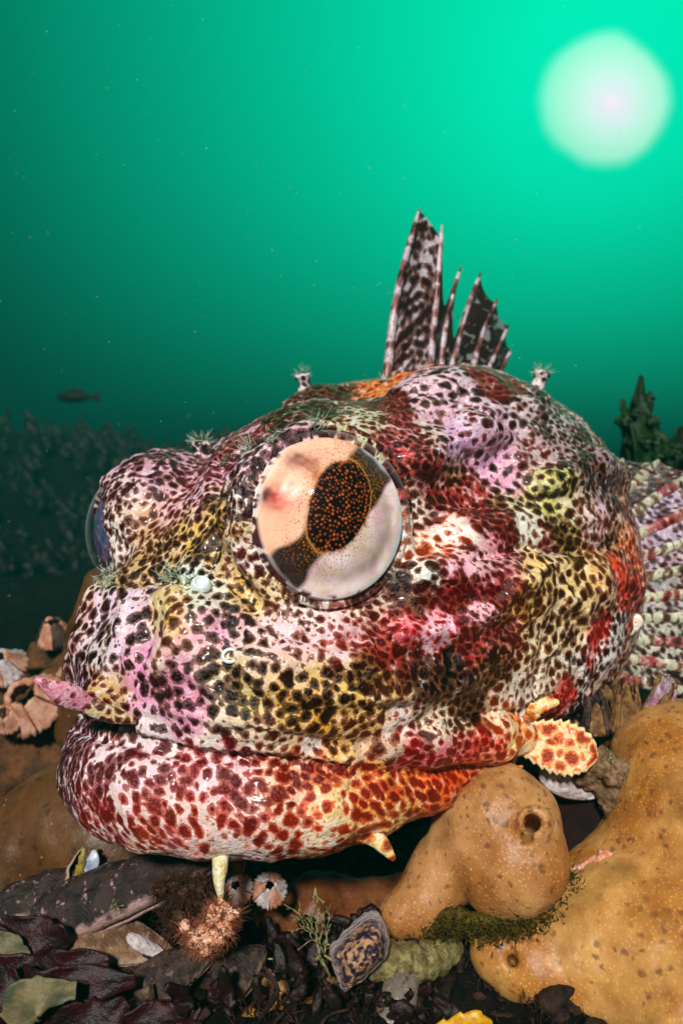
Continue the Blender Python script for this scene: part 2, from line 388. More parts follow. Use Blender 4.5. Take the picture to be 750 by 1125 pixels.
# ---- where which colours sit on the skin: (px, py, radius, ground, spot, threshold, spacing, angle, stretch)
Wt, PK, LI, CR, YE, OR, TN = (240, 234, 228), (232, 140, 186), (212, 166, 218), (242, 218, 172), (224, 186, 100), (238, 150, 60), (196, 168, 112)
RD, MR, BR, BK, PU, RB, OB = (178, 22, 30), (98, 22, 28), (98, 52, 18), (46, 24, 14), (62, 18, 36), (150, 40, 22), (196, 84, 20)
A = [
 # far eye brow
 (122, 585, 22, Wt, PU, .34, 10, 90, 2.0), (135, 545, 26, (215, 200, 205), PU, .22, 11, 70, 1.5), (175, 520, 30, (205, 160, 185), PU, .20, 12, 150, 1.4), (225, 508, 24, (200, 150, 175), MR, .18, 12, 160, 1.6),
 (160, 570, 26, (214, 180, 140), BR, .32, 12, 60, 1.3), (190, 550, 26, (225, 180, 190), MR, .26, 14, 0, 1), (205, 580, 24, YE, BK, .26, 15, 0, 1), (215, 545, 20, (225, 190, 215), MR, .26, 12, 20, 1), (175, 610, 22, TN, BK, .12, 12, 0, 1), (235, 545, 18, TN, BK, .10, 11, 60, 2),
 (215, 615, 16, (200, 225, 215), BK, .3, 16, 0, 1), (230, 600, 18, YE, BK, .05, 10, 45, 1.5),
 # lids of the near eye
 (290, 500, 24, (232, 205, 222), PU, .16, 17, 40, 1.4), (330, 476, 22, (225, 180, 205), PU, .18, 18, 20, 1.4), (385, 468, 20, (205, 215, 170), MR, .26, 13, 0, 1.5), (265, 540, 20, Wt, PU, .22, 12, 80, 1.8),
 (258, 585, 15, (225, 205, 165), BR, .42, 10, 90, 1.6), (246, 610, 13, TN, BR, .36, 10, 90, 1.2), (280, 610, 14, Wt, MR, .38, 13, 100, 1.5), (300, 650, 16, CR, BR, .3, 12, 40, 1.6), (350, 676, 20, Wt, BK, .22, 13, 0, 1.8), (410, 668, 18, (225, 215, 190), MR, .2, 13, 150, 1.8), (250, 560, 12, TN, BK, .2, 9, 90, 2),
 # snout
 (135, 675, 24, (232, 205, 228), BK, .42, 19, 0, 1), (112, 700, 14, (215, 210, 215), BK, .30, 12, 70, 1.8), (175, 655, 20, (214, 200, 140), BR, .45, 17, 0, 1), (190, 690, 18, YE, BR, .42, 16, 0, 1), (170, 720, 18, (214, 204, 170), BR, .32, 14, 0, 1),
 (160, 750, 28, (228, 150, 190), (44, 10, 26), .30, 19, 0, 1), (205, 755, 26, (226, 150, 188), (48, 12, 26), .28, 19, 0, 1), (120, 765, 18, TN, MR, .36, 16, 160, 1.5), (165, 795, 20, (226, 220, 226), BK, .62, 18, 0, 1), (225, 700, 20, (232, 186, 206), BR, .45, 19, 0, 1),
 (245, 690, 22, (236, 160, 196), BK, .42, 19, 0, 1), (232, 650, 18, (215, 225, 205), BK, .34, 18, 0, 1), (275, 660, 20, YE, BK, .30, 15, 30, 1), (280, 700, 24, (238, 214, 216), BK, .34, 17, 0, 1), (320, 700, 28, (240, 205, 215), BR, .42, 15, 0, 1), (370, 696, 26, (240, 210, 224), RB, .55, 13, 0, 1),
 (240, 750, 22, (232, 224, 190), BK, .16, 19, 0, 1), (270, 760, 26, (228, 200, 110), (24, 12, 8), .12, 19, 0, 1), (300, 735, 26, (236, 205, 170), BK, .26, 17, 0, 1), (320, 770, 26, (236, 190, 90), BK, .14, 18, 0, 1), (360, 750, 24, (236, 200, 120), (40, 20, 8), .16, 17, 0, 1), (350, 790, 18, (238, 170, 50), BK, .16, 17, 0, 1),
 (250, 800, 20, (238, 220, 190), BK, .40, 17, 0, 1), (300, 812, 18, (240, 215, 180), BR, .46, 15, 0, 1), (385, 805, 18, (238, 190, 110), BR, .25, 15, 0, 1),
 # below and behind the eye
 (420, 705, 22, (200, 50, 44), (110, 14, 20), .12, 12, 0, 1), (440, 690, 14, (238, 130, 150), RD, .3, 10, 0, 1), (480, 690, 18, (240, 190, 215), RD, .6, 10, 170, 1.5), (540, 680, 18, (235, 180, 200), MR, .5, 11, 160, 2), (440, 715, 18, (180, 26, 24), MR, .08, 12, 0, 1),
 (400, 745, 24, (236, 200, 90), BK, .14, 16, 0, 1), (450, 740, 26, (60, 30, 16), BK, .02, 14, 0, 1), (500, 748, 28, (70, 50, 26), (18, 12, 10), .04, 14, 0, 1), (545, 735, 20, (170, 120, 80), BK, .10, 14, 30, 1.5), (430, 765, 22, (240, 200, 130), BR, .28, 15, 0, 1), (490, 785, 20, (240, 226, 200), BR, .30, 14, 0, 1),
 (570, 760, 20, (238, 230, 220), BR, .42, 13, 0, 1), (440, 795, 14, (240, 232, 225), RB, .55, 14, 0, 1), (520, 710, 20, (190, 40, 36), MR, .10, 11, 160, 2), (560, 700, 20, (180, 110, 90), MR, .12, 10, 150, 2),
 (500, 650, 18, (170, 24, 28), (96, 10, 16), .10, 11, 160, 1.6), (540, 645, 20, (182, 30, 34), (104, 12, 18), .12, 11, 150, 2), (470, 655, 14, (90, 20, 20), MR, .1, 12, 0, 1), (530, 615, 18, (238, 190, 205), MR, .46, 13, 0, 1), (560, 610, 18, (226, 150, 165), MR, .30, 12, 10, 1.5), (500, 615, 16, (236, 170, 196), MR, .42, 14, 0, 1),
 (455, 545, 14, (240, 236, 226), BR, .30, 15, 0, 1), (450, 595, 14, (244, 240, 232), OB, .42, 18, 0, 1), (480, 600, 16, (244, 236, 215), OB, .24, 19, 170, 1.5), (500, 580, 12, (242, 240, 235), OB, .6, 18, 0, 1), (460, 630, 16, (236, 236, 225), BK, .24, 16, 0, 1.3), (445, 660, 14, (80, 40, 30), BK, .05, 13, 0, 1),
 # red bar and pink saddle behind the eye
 (475, 540, 22, (158, 26, 30), (60, 10, 14), .08, 14, 20, 1), (510, 545, 24, (168, 26, 30), (90, 10, 16), .10, 10, 0, 1), (540, 560, 20, (150, 20, 30), (80, 14, 20), .08, 11, 20, 1.4), (450, 500, 20, (200, 70, 76), (70, 12, 18), .10, 12, 60, 1), (440, 465, 16, (190, 120, 130), MR, .08, 11, 150, 1.4), (500, 520, 18, (190, 150, 110), BK, .22, 14, 0, 1),
 (510, 480, 22, LI, BK, .48, 17, 20, 1), (540, 500, 24, (228, 170, 212), (50, 16, 30), .46, 16, 20, 1), (555, 525, 20, (230, 165, 200), BK, .50, 16, 20, 1), (480, 470, 16, (214, 190, 180), BK, .26, 14, 40, 1.2), (520, 455, 16, (205, 190, 205), MR, .34, 12, 20, 1.6),
 (430, 440, 16, (150, 130, 110), MR, .04, 10, 150, 2), (400, 455, 16, (196, 196, 170), BR, .3, 12, 0, 1), (415, 420, 12, (216, 130, 20), OB, .3, 14, 0, 1), (395, 432, 9, (220, 120, 14), (120, 40, 10), .2, 14, 0, 1), (340, 455, 16, (60, 24, 20), BK, .02, 12, 0, 1), (370, 435, 14, (84, 40, 26), BK, .03, 12, 0, 1), (300, 472, 14, (50, 24, 20), BK, .02, 12, 0, 1),
 (470, 415, 18, (220, 185, 205), BK, .50, 15, 10, 1.6), (510, 428, 18, (214, 186, 205), BK, .46, 16, 0, 1.5), (470, 440, 14, (216, 176, 200), BK, .4, 15, 0, 1), (550, 420, 16, (120, 60, 60), MR, .06, 12, 20, 2), (540, 408, 12, (150, 110, 100), MR, .1, 12, 20, 2), (575, 450, 16, (205, 180, 195), BK, .26, 12, 30, 1.8),
 (600, 470, 20, (176, 160, 170), BK, .14, 11, 40, 2), (630, 495, 20, (150, 130, 135), (40, 18, 24), .10, 10, 50, 2), (590, 500, 18, (196, 170, 180), MR, .20, 12, 30, 2), (655, 530, 16, (150, 125, 130), (44, 24, 24), .1, 10, 60, 2.2),
 # yellow-green upper cheek
 (590, 530, 18, (214, 220, 130), BK, .20, 13, 20, 1.3), (560, 550, 14, (160, 150, 70), BK, .04, 12, 0, 1), (610, 550, 22, (206, 204, 110), (44, 26, 10), .16, 14, 20, 1.6), (640, 560, 18, (225, 205, 205), BR, .20, 12, 40, 2), (585, 575, 16, (236, 240, 226), BR, .42, 16, 0, 1), (620, 585, 16, (150, 140, 60), BK, .06, 12, 20, 1.8), (665, 570, 14, (214, 180, 196), BR, .24, 10, 60, 2.2),
 (675, 600, 14, (160, 130, 80), BK, .10, 10, 70, 2), (600, 600, 14, (205, 190, 170), MR, .24, 13, 10, 2),
 # gill cover
 (600, 640, 26, (244, 212, 140), (70, 34, 12), .14, 16, 60, 1.5), (640, 650, 26, (240, 212, 140), (74, 36, 12), .13, 16, 70, 1.6), (620, 690, 28, (242, 220, 170), (66, 30, 14), .15, 15, 60, 1.4), (580, 670, 22, (242, 200, 120), BR, .16, 14, 60, 1.5), (660, 620, 16, (236, 190, 120), BR, .16, 12, 70, 1.6),
 (682, 620, 13, (228, 70, 40), RB, .20, 10, 80, 2), (690, 600, 10, (236, 170, 110), RB, .3, 10, 80, 2), (670, 655, 16, (240, 210, 160), MR, .2, 12, 70, 1.5), (695, 660, 10, (226, 80, 50), MR, .3, 10, 80, 2),
 (640, 730, 18, (244, 236, 228), BK, .24, 12, 130, 1.8), (610, 740, 20, (244, 232, 210), BR, .26, 12, 0, 1), (655, 705, 16, (236, 80, 60), RD, .16, 12, 130, 2), (625, 755, 14, (232, 60, 56), RD, .14, 10, 130, 2), (600, 782, 10, (214, 50, 70), MR, .14, 10, 140, 2), (665, 715, 10, (246, 244, 244), BK, .30, 10, 130, 2), (640, 765, 8, (248, 246, 246), PU, .34, 9, 130, 2.2), (680, 690, 10, (244, 240, 240), BK, .4, 11, 120, 2),
 (590, 720, 18, (240, 224, 180), BR, .2, 14, 0, 1), (550, 790, 12, (242, 225, 190), OB, .36, 12, 0, 1),
 # maxilla
 (420, 822, 14, (214, 180, 150), (120, 60, 40), .24, 20, 0, 1), (460, 828, 15, (232, 120, 140), (160, 10, 30), .08, 13, 30, 1), (500, 820, 17, (236, 130, 150), (168, 14, 30), .08, 14, 40, 1), (540, 812, 14, (236, 150, 120), (178, 34, 26), .10, 14, 30, 1), (480, 805, 8, (236, 220, 200), MR, .24, 13, 0, 1), (575, 806, 13, (244, 222, 160), (224, 110, 30), .22, 15, 0, 1),
 (180, 809, 8, (236, 232, 236), PU, .8, 14, 0, 1), (230, 815, 8, (240, 236, 236), MR, .8, 14, 0, 1), (285, 820, 8, (242, 238, 234), MR, .7, 14, 0, 1), (335, 826, 8, (244, 240, 236), MR, .8, 14, 0, 1), (380, 832, 7, (240, 236, 230), MR, .7, 14, 0, 1),
 (470, 760, 18, (60, 36, 20), (20, 12, 10), .03, 13, 0, 1), (530, 755, 18, (80, 50, 30), (24, 14, 10), .06, 13, 0, 1), (350, 770, 16, (226, 150, 50), BK, .08, 15, 0, 1),
 # lower jaw
 (75, 810, 22, (205, 195, 215), (70, 24, 40), .20, 11, 75, 2.0), (75, 855, 22, (222, 208, 226), (96, 26, 44), .22, 12, 110, 2.2), (115, 830, 22, (226, 205, 215), (92, 26, 38), .22, 14, 100, 1.6), (110, 890, 24, (236, 216, 216), (150, 50, 50), .26, 13, 115, 2.4),
 (160, 840, 26, (240, 210, 225), (110, 22, 34), .26, 19, 0, 1), (165, 890, 26, (240, 214, 214), (160, 50, 42), .24, 18, 110, 1.5), (150, 925, 16, (240, 226, 214), (190, 90, 70), .34, 15, 130, 2.4), (210, 850, 26, (240, 204, 214), (140, 22, 30), .22, 19, 0, 1), (260, 850, 26, (240, 205, 214), (132, 22, 26), .20, 20, 0, 1), (215, 900, 26, (242, 214, 206), (176, 58, 36), .22, 20, 100, 1.5),
 (270, 900, 26, (242, 214, 208), (150, 40, 34), .22, 20, 0, 1), (310, 850, 22, (240, 190, 150), (140, 26, 18), .16, 16, 170, 1.6), (320, 890, 24, (242, 214, 190), (176, 60, 32), .22, 21, 0, 1), (370, 880, 24, (244, 216, 150), (190, 60, 28), .22, 22, 0, 1), (370, 848, 12, (240, 150, 110), (130, 30, 16), .12, 12, 160, 2), (415, 880, 20, (244, 190, 100), (170, 50, 26), .18, 19, 150, 1.4),
 (350, 922, 13, (244, 232, 204), (190, 90, 50), .52, 18, 170, 1.6), (260, 936, 13, (240, 226, 226), (210, 150, 140), .7, 16, 0, 1), (200, 940, 12, (238, 214, 216), (226, 150, 160), .5, 14, 0, 1), (450, 870, 18, (246, 160, 60), (150, 40, 20), .26, 16, 145, 1.8), (490, 855, 16, (246, 120, 40), (170, 44, 16), .28, 14, 150, 1.8), (440, 900, 12, (244, 220, 140), (196, 90, 40), .34, 14, 150, 1.8), (520, 842, 10, (244, 110, 50), (180, 40, 24), .3, 14, 150, 1.5),
]
def apx(V): return np.stack([V[:, 0] / V[:, 1] * 803 + 375, 562.5 - V[:, 2] / V[:, 1] * 803], 1)
vis = (N * V).sum(1) < 0; px = apx(V); vid = np.where(vis)[0]
anch = []
for a in A:
    d = np.hypot(px[vid, 0] - a[0], px[vid, 1] - a[1]); m = vid[d < max(4, d.min() + .5)]
    anch.append(V[m[np.argmin(V[m, 1])]])
anch = np.array(anch); rad = np.array([a[2] for a in A]) * anch[:, 1] / 803
nV = len(V); G = np.zeros((nV, 3)); Sp = np.zeros((nV, 3)); Pr = np.zeros((nV, 4)); wsum = np.zeros(nV)
warp = V + np.stack([11 * fbm(V, 34, 2, 60 + i) + 6 * fbm(V, 11, 2, 50 + i) for i in range(3)], 1)
A = [a[:5] + (a[5] + (.10 if a[0] > 560 and a[1] < 790 and a[5] < .3 else 0), a[6] * (1.1 if a[0] > 560 else 1), a[7], 1 + (a[8] - 1) * (.55 if a[0] > 560 else 1)) for a in A]
A = [a[:5] + (a[5] + .01, a[6] * .94) + a[7:] if a[1] > 838 and a[5] < .45 else a for a in A]
gl = lin([a[3] for a in A]); sl = lin([a[4] for a in A])
for i, a in enumerate(A):
    d2 = ((warp - anch[i]) ** 2).sum(1) / rad[i] ** 2
    w = np.exp(-np.minimum(d2 * 1.15, 60)) + 1e-5 / (1 + d2) ** 2
    G += w[:, None] * gl[i]; Sp += w[:, None] * sl[i]; wsum += w
    an = math.radians(2 * a[7]) if a[8] > 1 else 0; st = a[8] - 1
    Pr += w[:, None] * np.array([a[5], a[6] * anch[i][1] / 803, st * math.cos(an), st * math.sin(an)])
G /= wsum[:, None]; Sp /= wsum[:, None]; Pr /= wsum[:, None]
# ---- spots thrown over the skin, each with its own size
def throw_spots(V, size, order):
    cell = {}; acc = []; C = 24.0
    pts = V.tolist(); sz = size.tolist()
    for i in order:
        x, y, z = pts[i]; r = sz[i]; c = (int(x // C), int(y // C), int(z // C)); ok = True
        for dx in (-1, 0, 1):
            for dy in (-1, 0, 1):
                for dz in (-1, 0, 1):
                    for j in cell.get((c[0] + dx, c[1] + dy, c[2] + dz), ()):
                        q = pts[j]
                        if (q[0] - x) ** 2 + (q[1] - y) ** 2 + (q[2] - z) ** 2 < r * r * .74: ok = False; break
                    if not ok: break
                if not ok: break
            if not ok: break
        if ok: cell.setdefault(c, []).append(i); acc.append(i)
    return acc
def spot_attrs(V, N, size, thr, stx, sty, seed=0):
    r_ = np.random.default_rng(seed)
    front = np.where(((N * V).sum(1) < 0) | (V[:, 1] < 1500))[0]
    sub_ = r_.permutation(front)[:160000]
    acc = throw_spots(V, size, sub_.tolist())
    kd = kdtree.KDTree(len(acc))
    for k, i in enumerate(acc): kd.insert(V[i], k)
    kd.balance()
    K = 5; ids = np.zeros((len(V), K), np.int32)
    fn = kd.find_n; wv = (np.clip(size, 6, 22) * .17)[:, None] * np.stack([vn(V, 7.5, 900 + q) for q in range(3)], 1); Vw = V + wv
    for i, p in enumerate(Vw.tolist()):
        r = fn(p, K)
        for k in range(len(r)): ids[i, k] = r[k][1]
    S = V[acc]; ws = r_.uniform(.62, 1.45, len(acc)); drop = r_.random(len(acc)) < .05
    # stretch direction in the surface: image-like frame (x right, z up) turned into the tangent plane
    ang_ = .5 * np.arctan2(sty, stx); ra = 1 + np.hypot(stx, sty)
    tdir = np.stack([np.cos(ang_), np.zeros(len(V)), np.sin(ang_)], 1)
    tdir -= N * (tdir * N).sum(1, keepdims=True); tdir /= np.linalg.norm(tdir, axis=1, keepdims=True) + 1e-6
    dv = Vw[:, None] - S[ids]; al = (dv * tdir[:, None]).sum(2)
    d = np.sqrt(np.maximum((dv ** 2).sum(2) - (1 - 1 / ra[:, None] ** 2) * al ** 2, 0)) / size[:, None] / ws[ids]
    o = np.argsort(d, 1); d = np.take_along_axis(d, o, 1); oi = np.take_along_axis(ids, o, 1); first = oi[:, 0]
    a_, b_ = np.minimum(oi[:, 0], oi[:, 1]), np.maximum(oi[:, 0], oi[:, 1])
    mg = _h(a_, b_, a_ * 0, 5) < .13                                    # some neighbours run together
    d2_ = np.where(mg, d[:, 2], d[:, 1])
    e = (.6 * (d2_ - d[:, 0]) + .4 * (1.12 - 2 * np.where(mg, d[:, 0] * .6, d[:, 0]))) * np.where(ra > 1, ra ** .3, 1)
    jit = r_.uniform(-.16, .22, len(acc))[first]
    e = np.minimum(e, 1.1) - thr + jit * (thr > .08) * np.minimum(1, e * 4)
    e = np.where(drop[first] & (thr > .12), -np.abs(e) * .5, e)
    return e, d[:, 0], r_.uniform(.72, 1.25, len(acc))[first], acc
e, f1, sv, acc = spot_attrs(V, N, Pr[:, 1] * .75 * (1 + .16 * vn(V, 40, 77)), np.clip(Pr[:, 0] * .85 - .01 + .13 * vn(V, 26, 78) + .08 * vn(V, 13, 79), .015, 2), Pr[:, 2], Pr[:, 3])
print('fish verts', nV, 'spots', len(acc))
Sp = Sp * sv[:, None]; G = G * (1 + .10 * fbm(V, 18, 2, 80))[:, None]
fish = empty('fish', (150, 1000, -420), 'big spiny-headed fish mottled pink, white and brown, resting its chin on the reef', 'fish')
mk('body', V, F, M_skin, fish, {'ground': np.clip(G, 0, 1), 'spot': np.clip(Sp, 0, 1)}, {'edge': e, 'core': f1})
fishV, fishN = V, N
# ---- eyes: the lens-like ball is painted vertex by vertex (iris bands, pupil, pigment grains), under a clear domed cornea
def mat_eye():
    m, t = newmat('iris'); v = coord(t); c = attr(t, 'iris')
    finish(t, c, .35, noise(t, v, 2.2, 3.0), .15, .6, **{'Specular IOR Level': .3}); return m
def mat_cornea():
    m, t = newmat('cornea')
    lw = t.node('ShaderNodeLayerWeight', {'Blend': .28}).outputs['Facing']
    tr = t.node('ShaderNodeBsdfTransparent'); mk_ = t.node('ShaderNodeBsdfPrincipled', {'Base Color': l4((190, 206, 210)), 'Roughness': .18, 'Specular IOR Level': .5})
    gl = t.node('ShaderNodeBsdfGlossy', {'Roughness': .03, 'Color': (1, 1, 1, 1)})
    a = t.node('ShaderNodeMixShader', {0: t.math('MULTIPLY', t.sstep(lw, .40, .95), .75), 1: tr.outputs[0], 2: mk_.outputs[0]})
    b = t.node('ShaderNodeMixShader', {0: .006, 1: a.outputs[0], 2: gl.outputs[0]})
    t.nt.links.new(b.outputs[0], t.node('ShaderNodeOutputMaterial').inputs[0]); return m
M_eye = mat_eye(); M_cor = mat_cornea()
def make_eye(c, ax, sgn, label):
    up = np.array([0, 0, 1.]); ex = norm(np.cross(ax, up)); 
    if sgn > 0: pass
    ex = ex * (1 if ex[0] > 0 else -1) if sgn > 0 else -ex * 1
    ez = norm(np.cross(ex, ax)); ez = ez if ez[2] > 0 else -ez
    nr, na = 150, 320
    th = np.linspace(.002, math.radians(100), nr); ph = np.linspace(0, 2 * np.pi, na, endpoint=False)
    T, H = np.meshgrid(th, ph, indexing='ij')
    # the iris plate is gently sunk in the ball
    T0 = math.radians(64 if sgn > 0 else 2); RP = (ER - 6) * math.sin(T0); HP = (ER - 6) * math.cos(T0)
    rp = np.where(T < T0, RP * T / T0, (ER - 6) * np.sin(T)); dp = np.where(T < T0, HP + (24 if sgn > 0 else 0) * (1 - (T / T0) ** 2) - (0 if sgn < 0 else 3.5) * np.exp(-((T - .9) / .16) ** 2), (ER - 6) * np.cos(T))
    V = c + (rp * np.cos(H))[..., None] * ex + (rp * np.sin(H))[..., None] * ez + dp[..., None] * ax
    x = (rp * np.cos(H)).ravel(); y = (rp * np.sin(H)).ravel(); V = V.reshape(-1, 3)
    F = []
    i = np.arange(nr - 1)[:, None] * na; j = np.arange(na)[None]; k = (j + 1) % na
    F = np.stack([i + j, i + na + j, i + na + k, i + k], -1).reshape(-1, 4)
    p3 = np.stack([x, y, 0 * x], 1)
    ns = lambda s, sd: vn(p3, s, sd)
    # pupil: a tilted oval
    ca, sa = math.cos(math.radians(-24)), math.sin(math.radians(-24))
    qx, qy = x + 1.0, y - 13.0; u = qx * ca + qy * sa; w = -qx * sa + qy * ca
    pr = np.sqrt((u / 33) ** 2 + (w / 52) ** 2) + .02 * ns(9, 1)
    # dark band through the pupil, upper right to lower left
    bd = np.array([.63, .776]); al = (x + 1) * bd[0] + (y - 13) * bd[1]; ac = (x + 1) * bd[1] - (y - 13) * bd[0]
    band = np.abs(ac - np.where(al > 0, 9, 1)) - (19 + 4 * ns(16, 2) + np.where(al > 0, 7, -3) + np.clip(np.abs(al) - 50, 0, 60) * .15)
    bm = np.clip(.5 - band / 5, 0, 1)
    rr = np.hypot(x + 2, y)
    L_ = lambda *q: lin(q)
    peach = L_(250, 192, 158); pale = L_(240, 205, 190); pinkw = L_(250, 226, 226)
    left = np.clip(.5 - (ac) / 16, 0, 1)[:, None]
    base = peach * left + pinkw * (1 - left)
    base = base * (1 + .16 * ns(20, 5)[:, None] + .08 * ns(5, 25)[:, None]); q_ = (np.clip(ns(11, 41) * 1.6, 0, 1) * np.clip(ac / 30, 0, 1))[:, None] * .5; base = base * (1 - q_) + L_(206, 150, 160) * q_; q_ = (np.clip(ns(9, 43) * 1.6, 0, 1) * np.clip(ac / 30, 0, 1))[:, None] * .4; base = base * (1 - q_) + L_(216, 206, 140) * q_
    n = np.clip(.5 + ns(14, 6) * .8, 0, 1)[:, None] * left; base = base * (1 - n * .4) + L_(250, 212, 185) * n * .4
    # red smudges on the left of the iris
    for sx, sy, rx, ry, s_, cc in ((-64, 20, 15, 13, .95, (200, 52, 36)), (-52, 36, 11, 9, .5, (210, 120, 86)), (-34, 58, 20, 11, .85, (150, 90, 72)), (-74, 24, 8, 9, .9, (84, 34, 30)), (-42, 60, 10, 7, .6, (96, 60, 56)), (-25, 44, 9, 13, .7, (170, 100, 60))):
        m = np.exp(-(((x - sx) / rx) ** 2 + ((y - sy) / ry) ** 2) * 1.1 - .5 * ns(5, 9)) * s_; m = np.clip(m, 0, 1)[:, None]
        base = base * (1 - m) + L_(*cc) * m
    # band: brown near the pupil, blue-grey at its ends
    endf = np.clip((np.abs(al) - 52) / 26, 0, 1)[:, None]
    bandc = L_(46, 28, 14) * (1 - endf) + (L_(70, 74, 76) * (al > 0)[:, None] + L_(46, 36, 34) * (al <= 0)[:, None]) * endf
    bandc = bandc * (1 + .35 * ns(6, 11)[:, None])
    col = base * (1 - bm[:, None]) + bandc * bm[:, None]
    # pigment grains
    gr_ = np.random.default_rng(31); pts = []
    C = {}
    while len(pts) < 5000 and gr_ is not None:
        q = gr_.uniform(-88, 88, 2); pu = ((q[0] + 1) / 36) ** 2 + ((q[1] - 13) / 52) ** 2
        md = 2.7 if pu > 1.3 else 3.3
        c0 = (int(q[0] // 5), int(q[1] // 5)); bad = False
        for a_ in (-1, 0, 1):
            for b_ in (-1, 0, 1):
                for z_ in C.get((c0[0] + a_, c0[1] + b_), ()):
                    if (z_[0] - q[0]) ** 2 + (z_[1] - q[1]) ** 2 < md * md: bad = True
        if len(pts) + C.get('n', 0) > 16000: break
        C['n'] = C.get('n', 0) + 1
        if bad: continue
        C.setdefault(c0, []).append(q); pts.append(q)
    pts = np.array(pts)
    kd = kdtree.KDTree(len(pts))
    for n_, q in enumerate(pts): kd.insert((q[0], q[1], 0), n_)
    kd.balance(); rdi_ = gr_.uniform(.35, .95, len(pts))
    dd = np.zeros(len(x)); ii = np.zeros(len(x), int)
    for n_, q in enumerate(p3.tolist()):
        r = kd.find(q); dd[n_] = r[2]; ii[n_] = r[1]
    inp = np.clip((1.0 - pr) * 14, 0, 1); g_ = np.clip((rdi_[ii] * (1 + .55 * (pr < 1)) + .45 - dd) / .8, 0, 1)
    near = np.exp(-np.clip(pr - 1, 0, 9) * 1.5)
    presence = (pr < .99) * 1.0 + (pr >= .99) * (bm > .5) * np.clip(1.0 - endf[:, 0] * .8, 0, 1) + (bm <= .5) * np.clip(near * 1.5 - .22 + .3 * ns(12, 20), 0, .9)
    gcol = np.where((pr < 1)[:, None], L_(196, 92, 34) * gr_.uniform(.3, 1.1, len(pts))[ii][:, None], np.where((bm > .5)[:, None], L_(190, 116, 36), L_(196, 44, 50)))
    col = col * (1 - inp[:, None]) + L_(14, 8, 8) * inp[:, None]
    m = (g_ * np.clip(presence, 0, 1) * (gr_.random(len(pts))[ii] < .93))[:, None]; col = col * (1 - m) + gcol * m
    ringm = np.clip(1 - np.abs(pr - 1.02) / .035, 0, 1)[:, None] * .7; col = col * (1 - ringm) + L_(214, 150, 70) * ringm
    # rim of the iris: milky sclera then dark
    rre = np.hypot((x + 2) / 77, (y - 3) / 80); rimm = np.clip((rre - 1 - .035 * ns(14, 30)) / .10, 0, 1)[:, None]; col = col * (1 - rimm) + ((L_(196, 212, 216) * np.clip(x / 60, 0, 1)[:, None] + L_(236, 226, 224) * (1 - np.clip(x / 60, 0, 1))[:, None]) * (1 + .12 * ns(8, 31)[:, None])) * rimm
    bl = (np.clip((ns(8, 51) + .5 * ns(4, 52) - .18) * 9, 0, 1) * np.clip((rre - 1.01) / .05, 0, 1) * np.clip((20 - x + np.clip(-y, 0, 60) * .4) / 20, 0, 1))[:, None]; col = col * (1 - bl) + L_(72, 26, 36) * bl
    dk = np.clip((T.ravel() - math.radians(84)) / .1, 0, 1)[:, None]; col = col * (1 - dk) + L_(150, 140, 130) * dk
    if sgn < 0: col = np.array([.05, .07, .13]) * (1 + .5 * ns(7, 71)[:, None]) + np.array([.20, .05, .07]) * np.clip(ns(5, 72) * 1.5, 0, 1)[:, None]
    e = mk('eye', V, F, M_eye, fish, {'iris': np.clip(col, 0, 1)}, label=label)
    th = np.linspace(.002, math.radians(96 if sgn > 0 else 47), 40); ph = np.linspace(0, 2 * np.pi, 96, endpoint=False)
    T, H = np.meshgrid(th, ph, indexing='ij'); R = ER + 1.0 + 3.0 * np.cos(T).clip(0)
    V = c + R[..., None] * ((np.sin(T) * np.cos(H))[..., None] * ex + (np.sin(T) * np.sin(H))[..., None] * ez + np.cos(T)[..., None] * ax)
    i = np.arange(39)[:, None] * 96; j = np.arange(96)[None]; k = (j + 1) % 96
    F = np.stack([i + j, i + 96 + j, i + 96 + k, i + k], -1).reshape(-1, 4)
    co = mk('cornea', V.reshape(-1, 3), F, M_cor, fish); co.parent = e
make_eye(EYC[0], EYA[0], 1, 'near eye with a speckled oval pupil and pink iris'); make_eye(EYC[1], EYA[1], -1, 'far eye seen edge on')
# ---- fins, flaps, whiskers
def surf_at(x, y):
    d = np.hypot(px[vid, 0] - x, px[vid, 1] - y); m = vid[d < max(3, d.min() + .5)]
    i = m[np.argmin(fishV[m, 1])]; return fishV[i].copy(), fishN[i].copy()
def skin_mesh(name, V, F, ground, spot, size, thr, parent, seed=1, edge=None, label=None):
    V = np.asarray(V); n = len(V)
    if edge is None:
        N_ = np.tile([0., -1, 0], (n, 1)); edge, f1_, sv_, _ = spot_attrs(V, N_, np.full(n, float(size)), np.full(n, thr) + .1 * vn(V, 20, seed), np.zeros(n), np.zeros(n), seed)
    g_ = lin(ground) if np.ndim(ground) == 1 else ground; s_ = lin(spot) if np.ndim(spot) == 1 else spot
    gc = np.broadcast_to(g_, (n, 3)) * (1 + .12 * vn(V, 14, seed))[:, None]
    return mk(name, V, F, M_skin, parent, {'ground': np.clip(gc, 0, 1), 'spot': np.broadcast_to(s_, (n, 3)).copy()}, {'edge': edge, 'core': edge}, label=label)
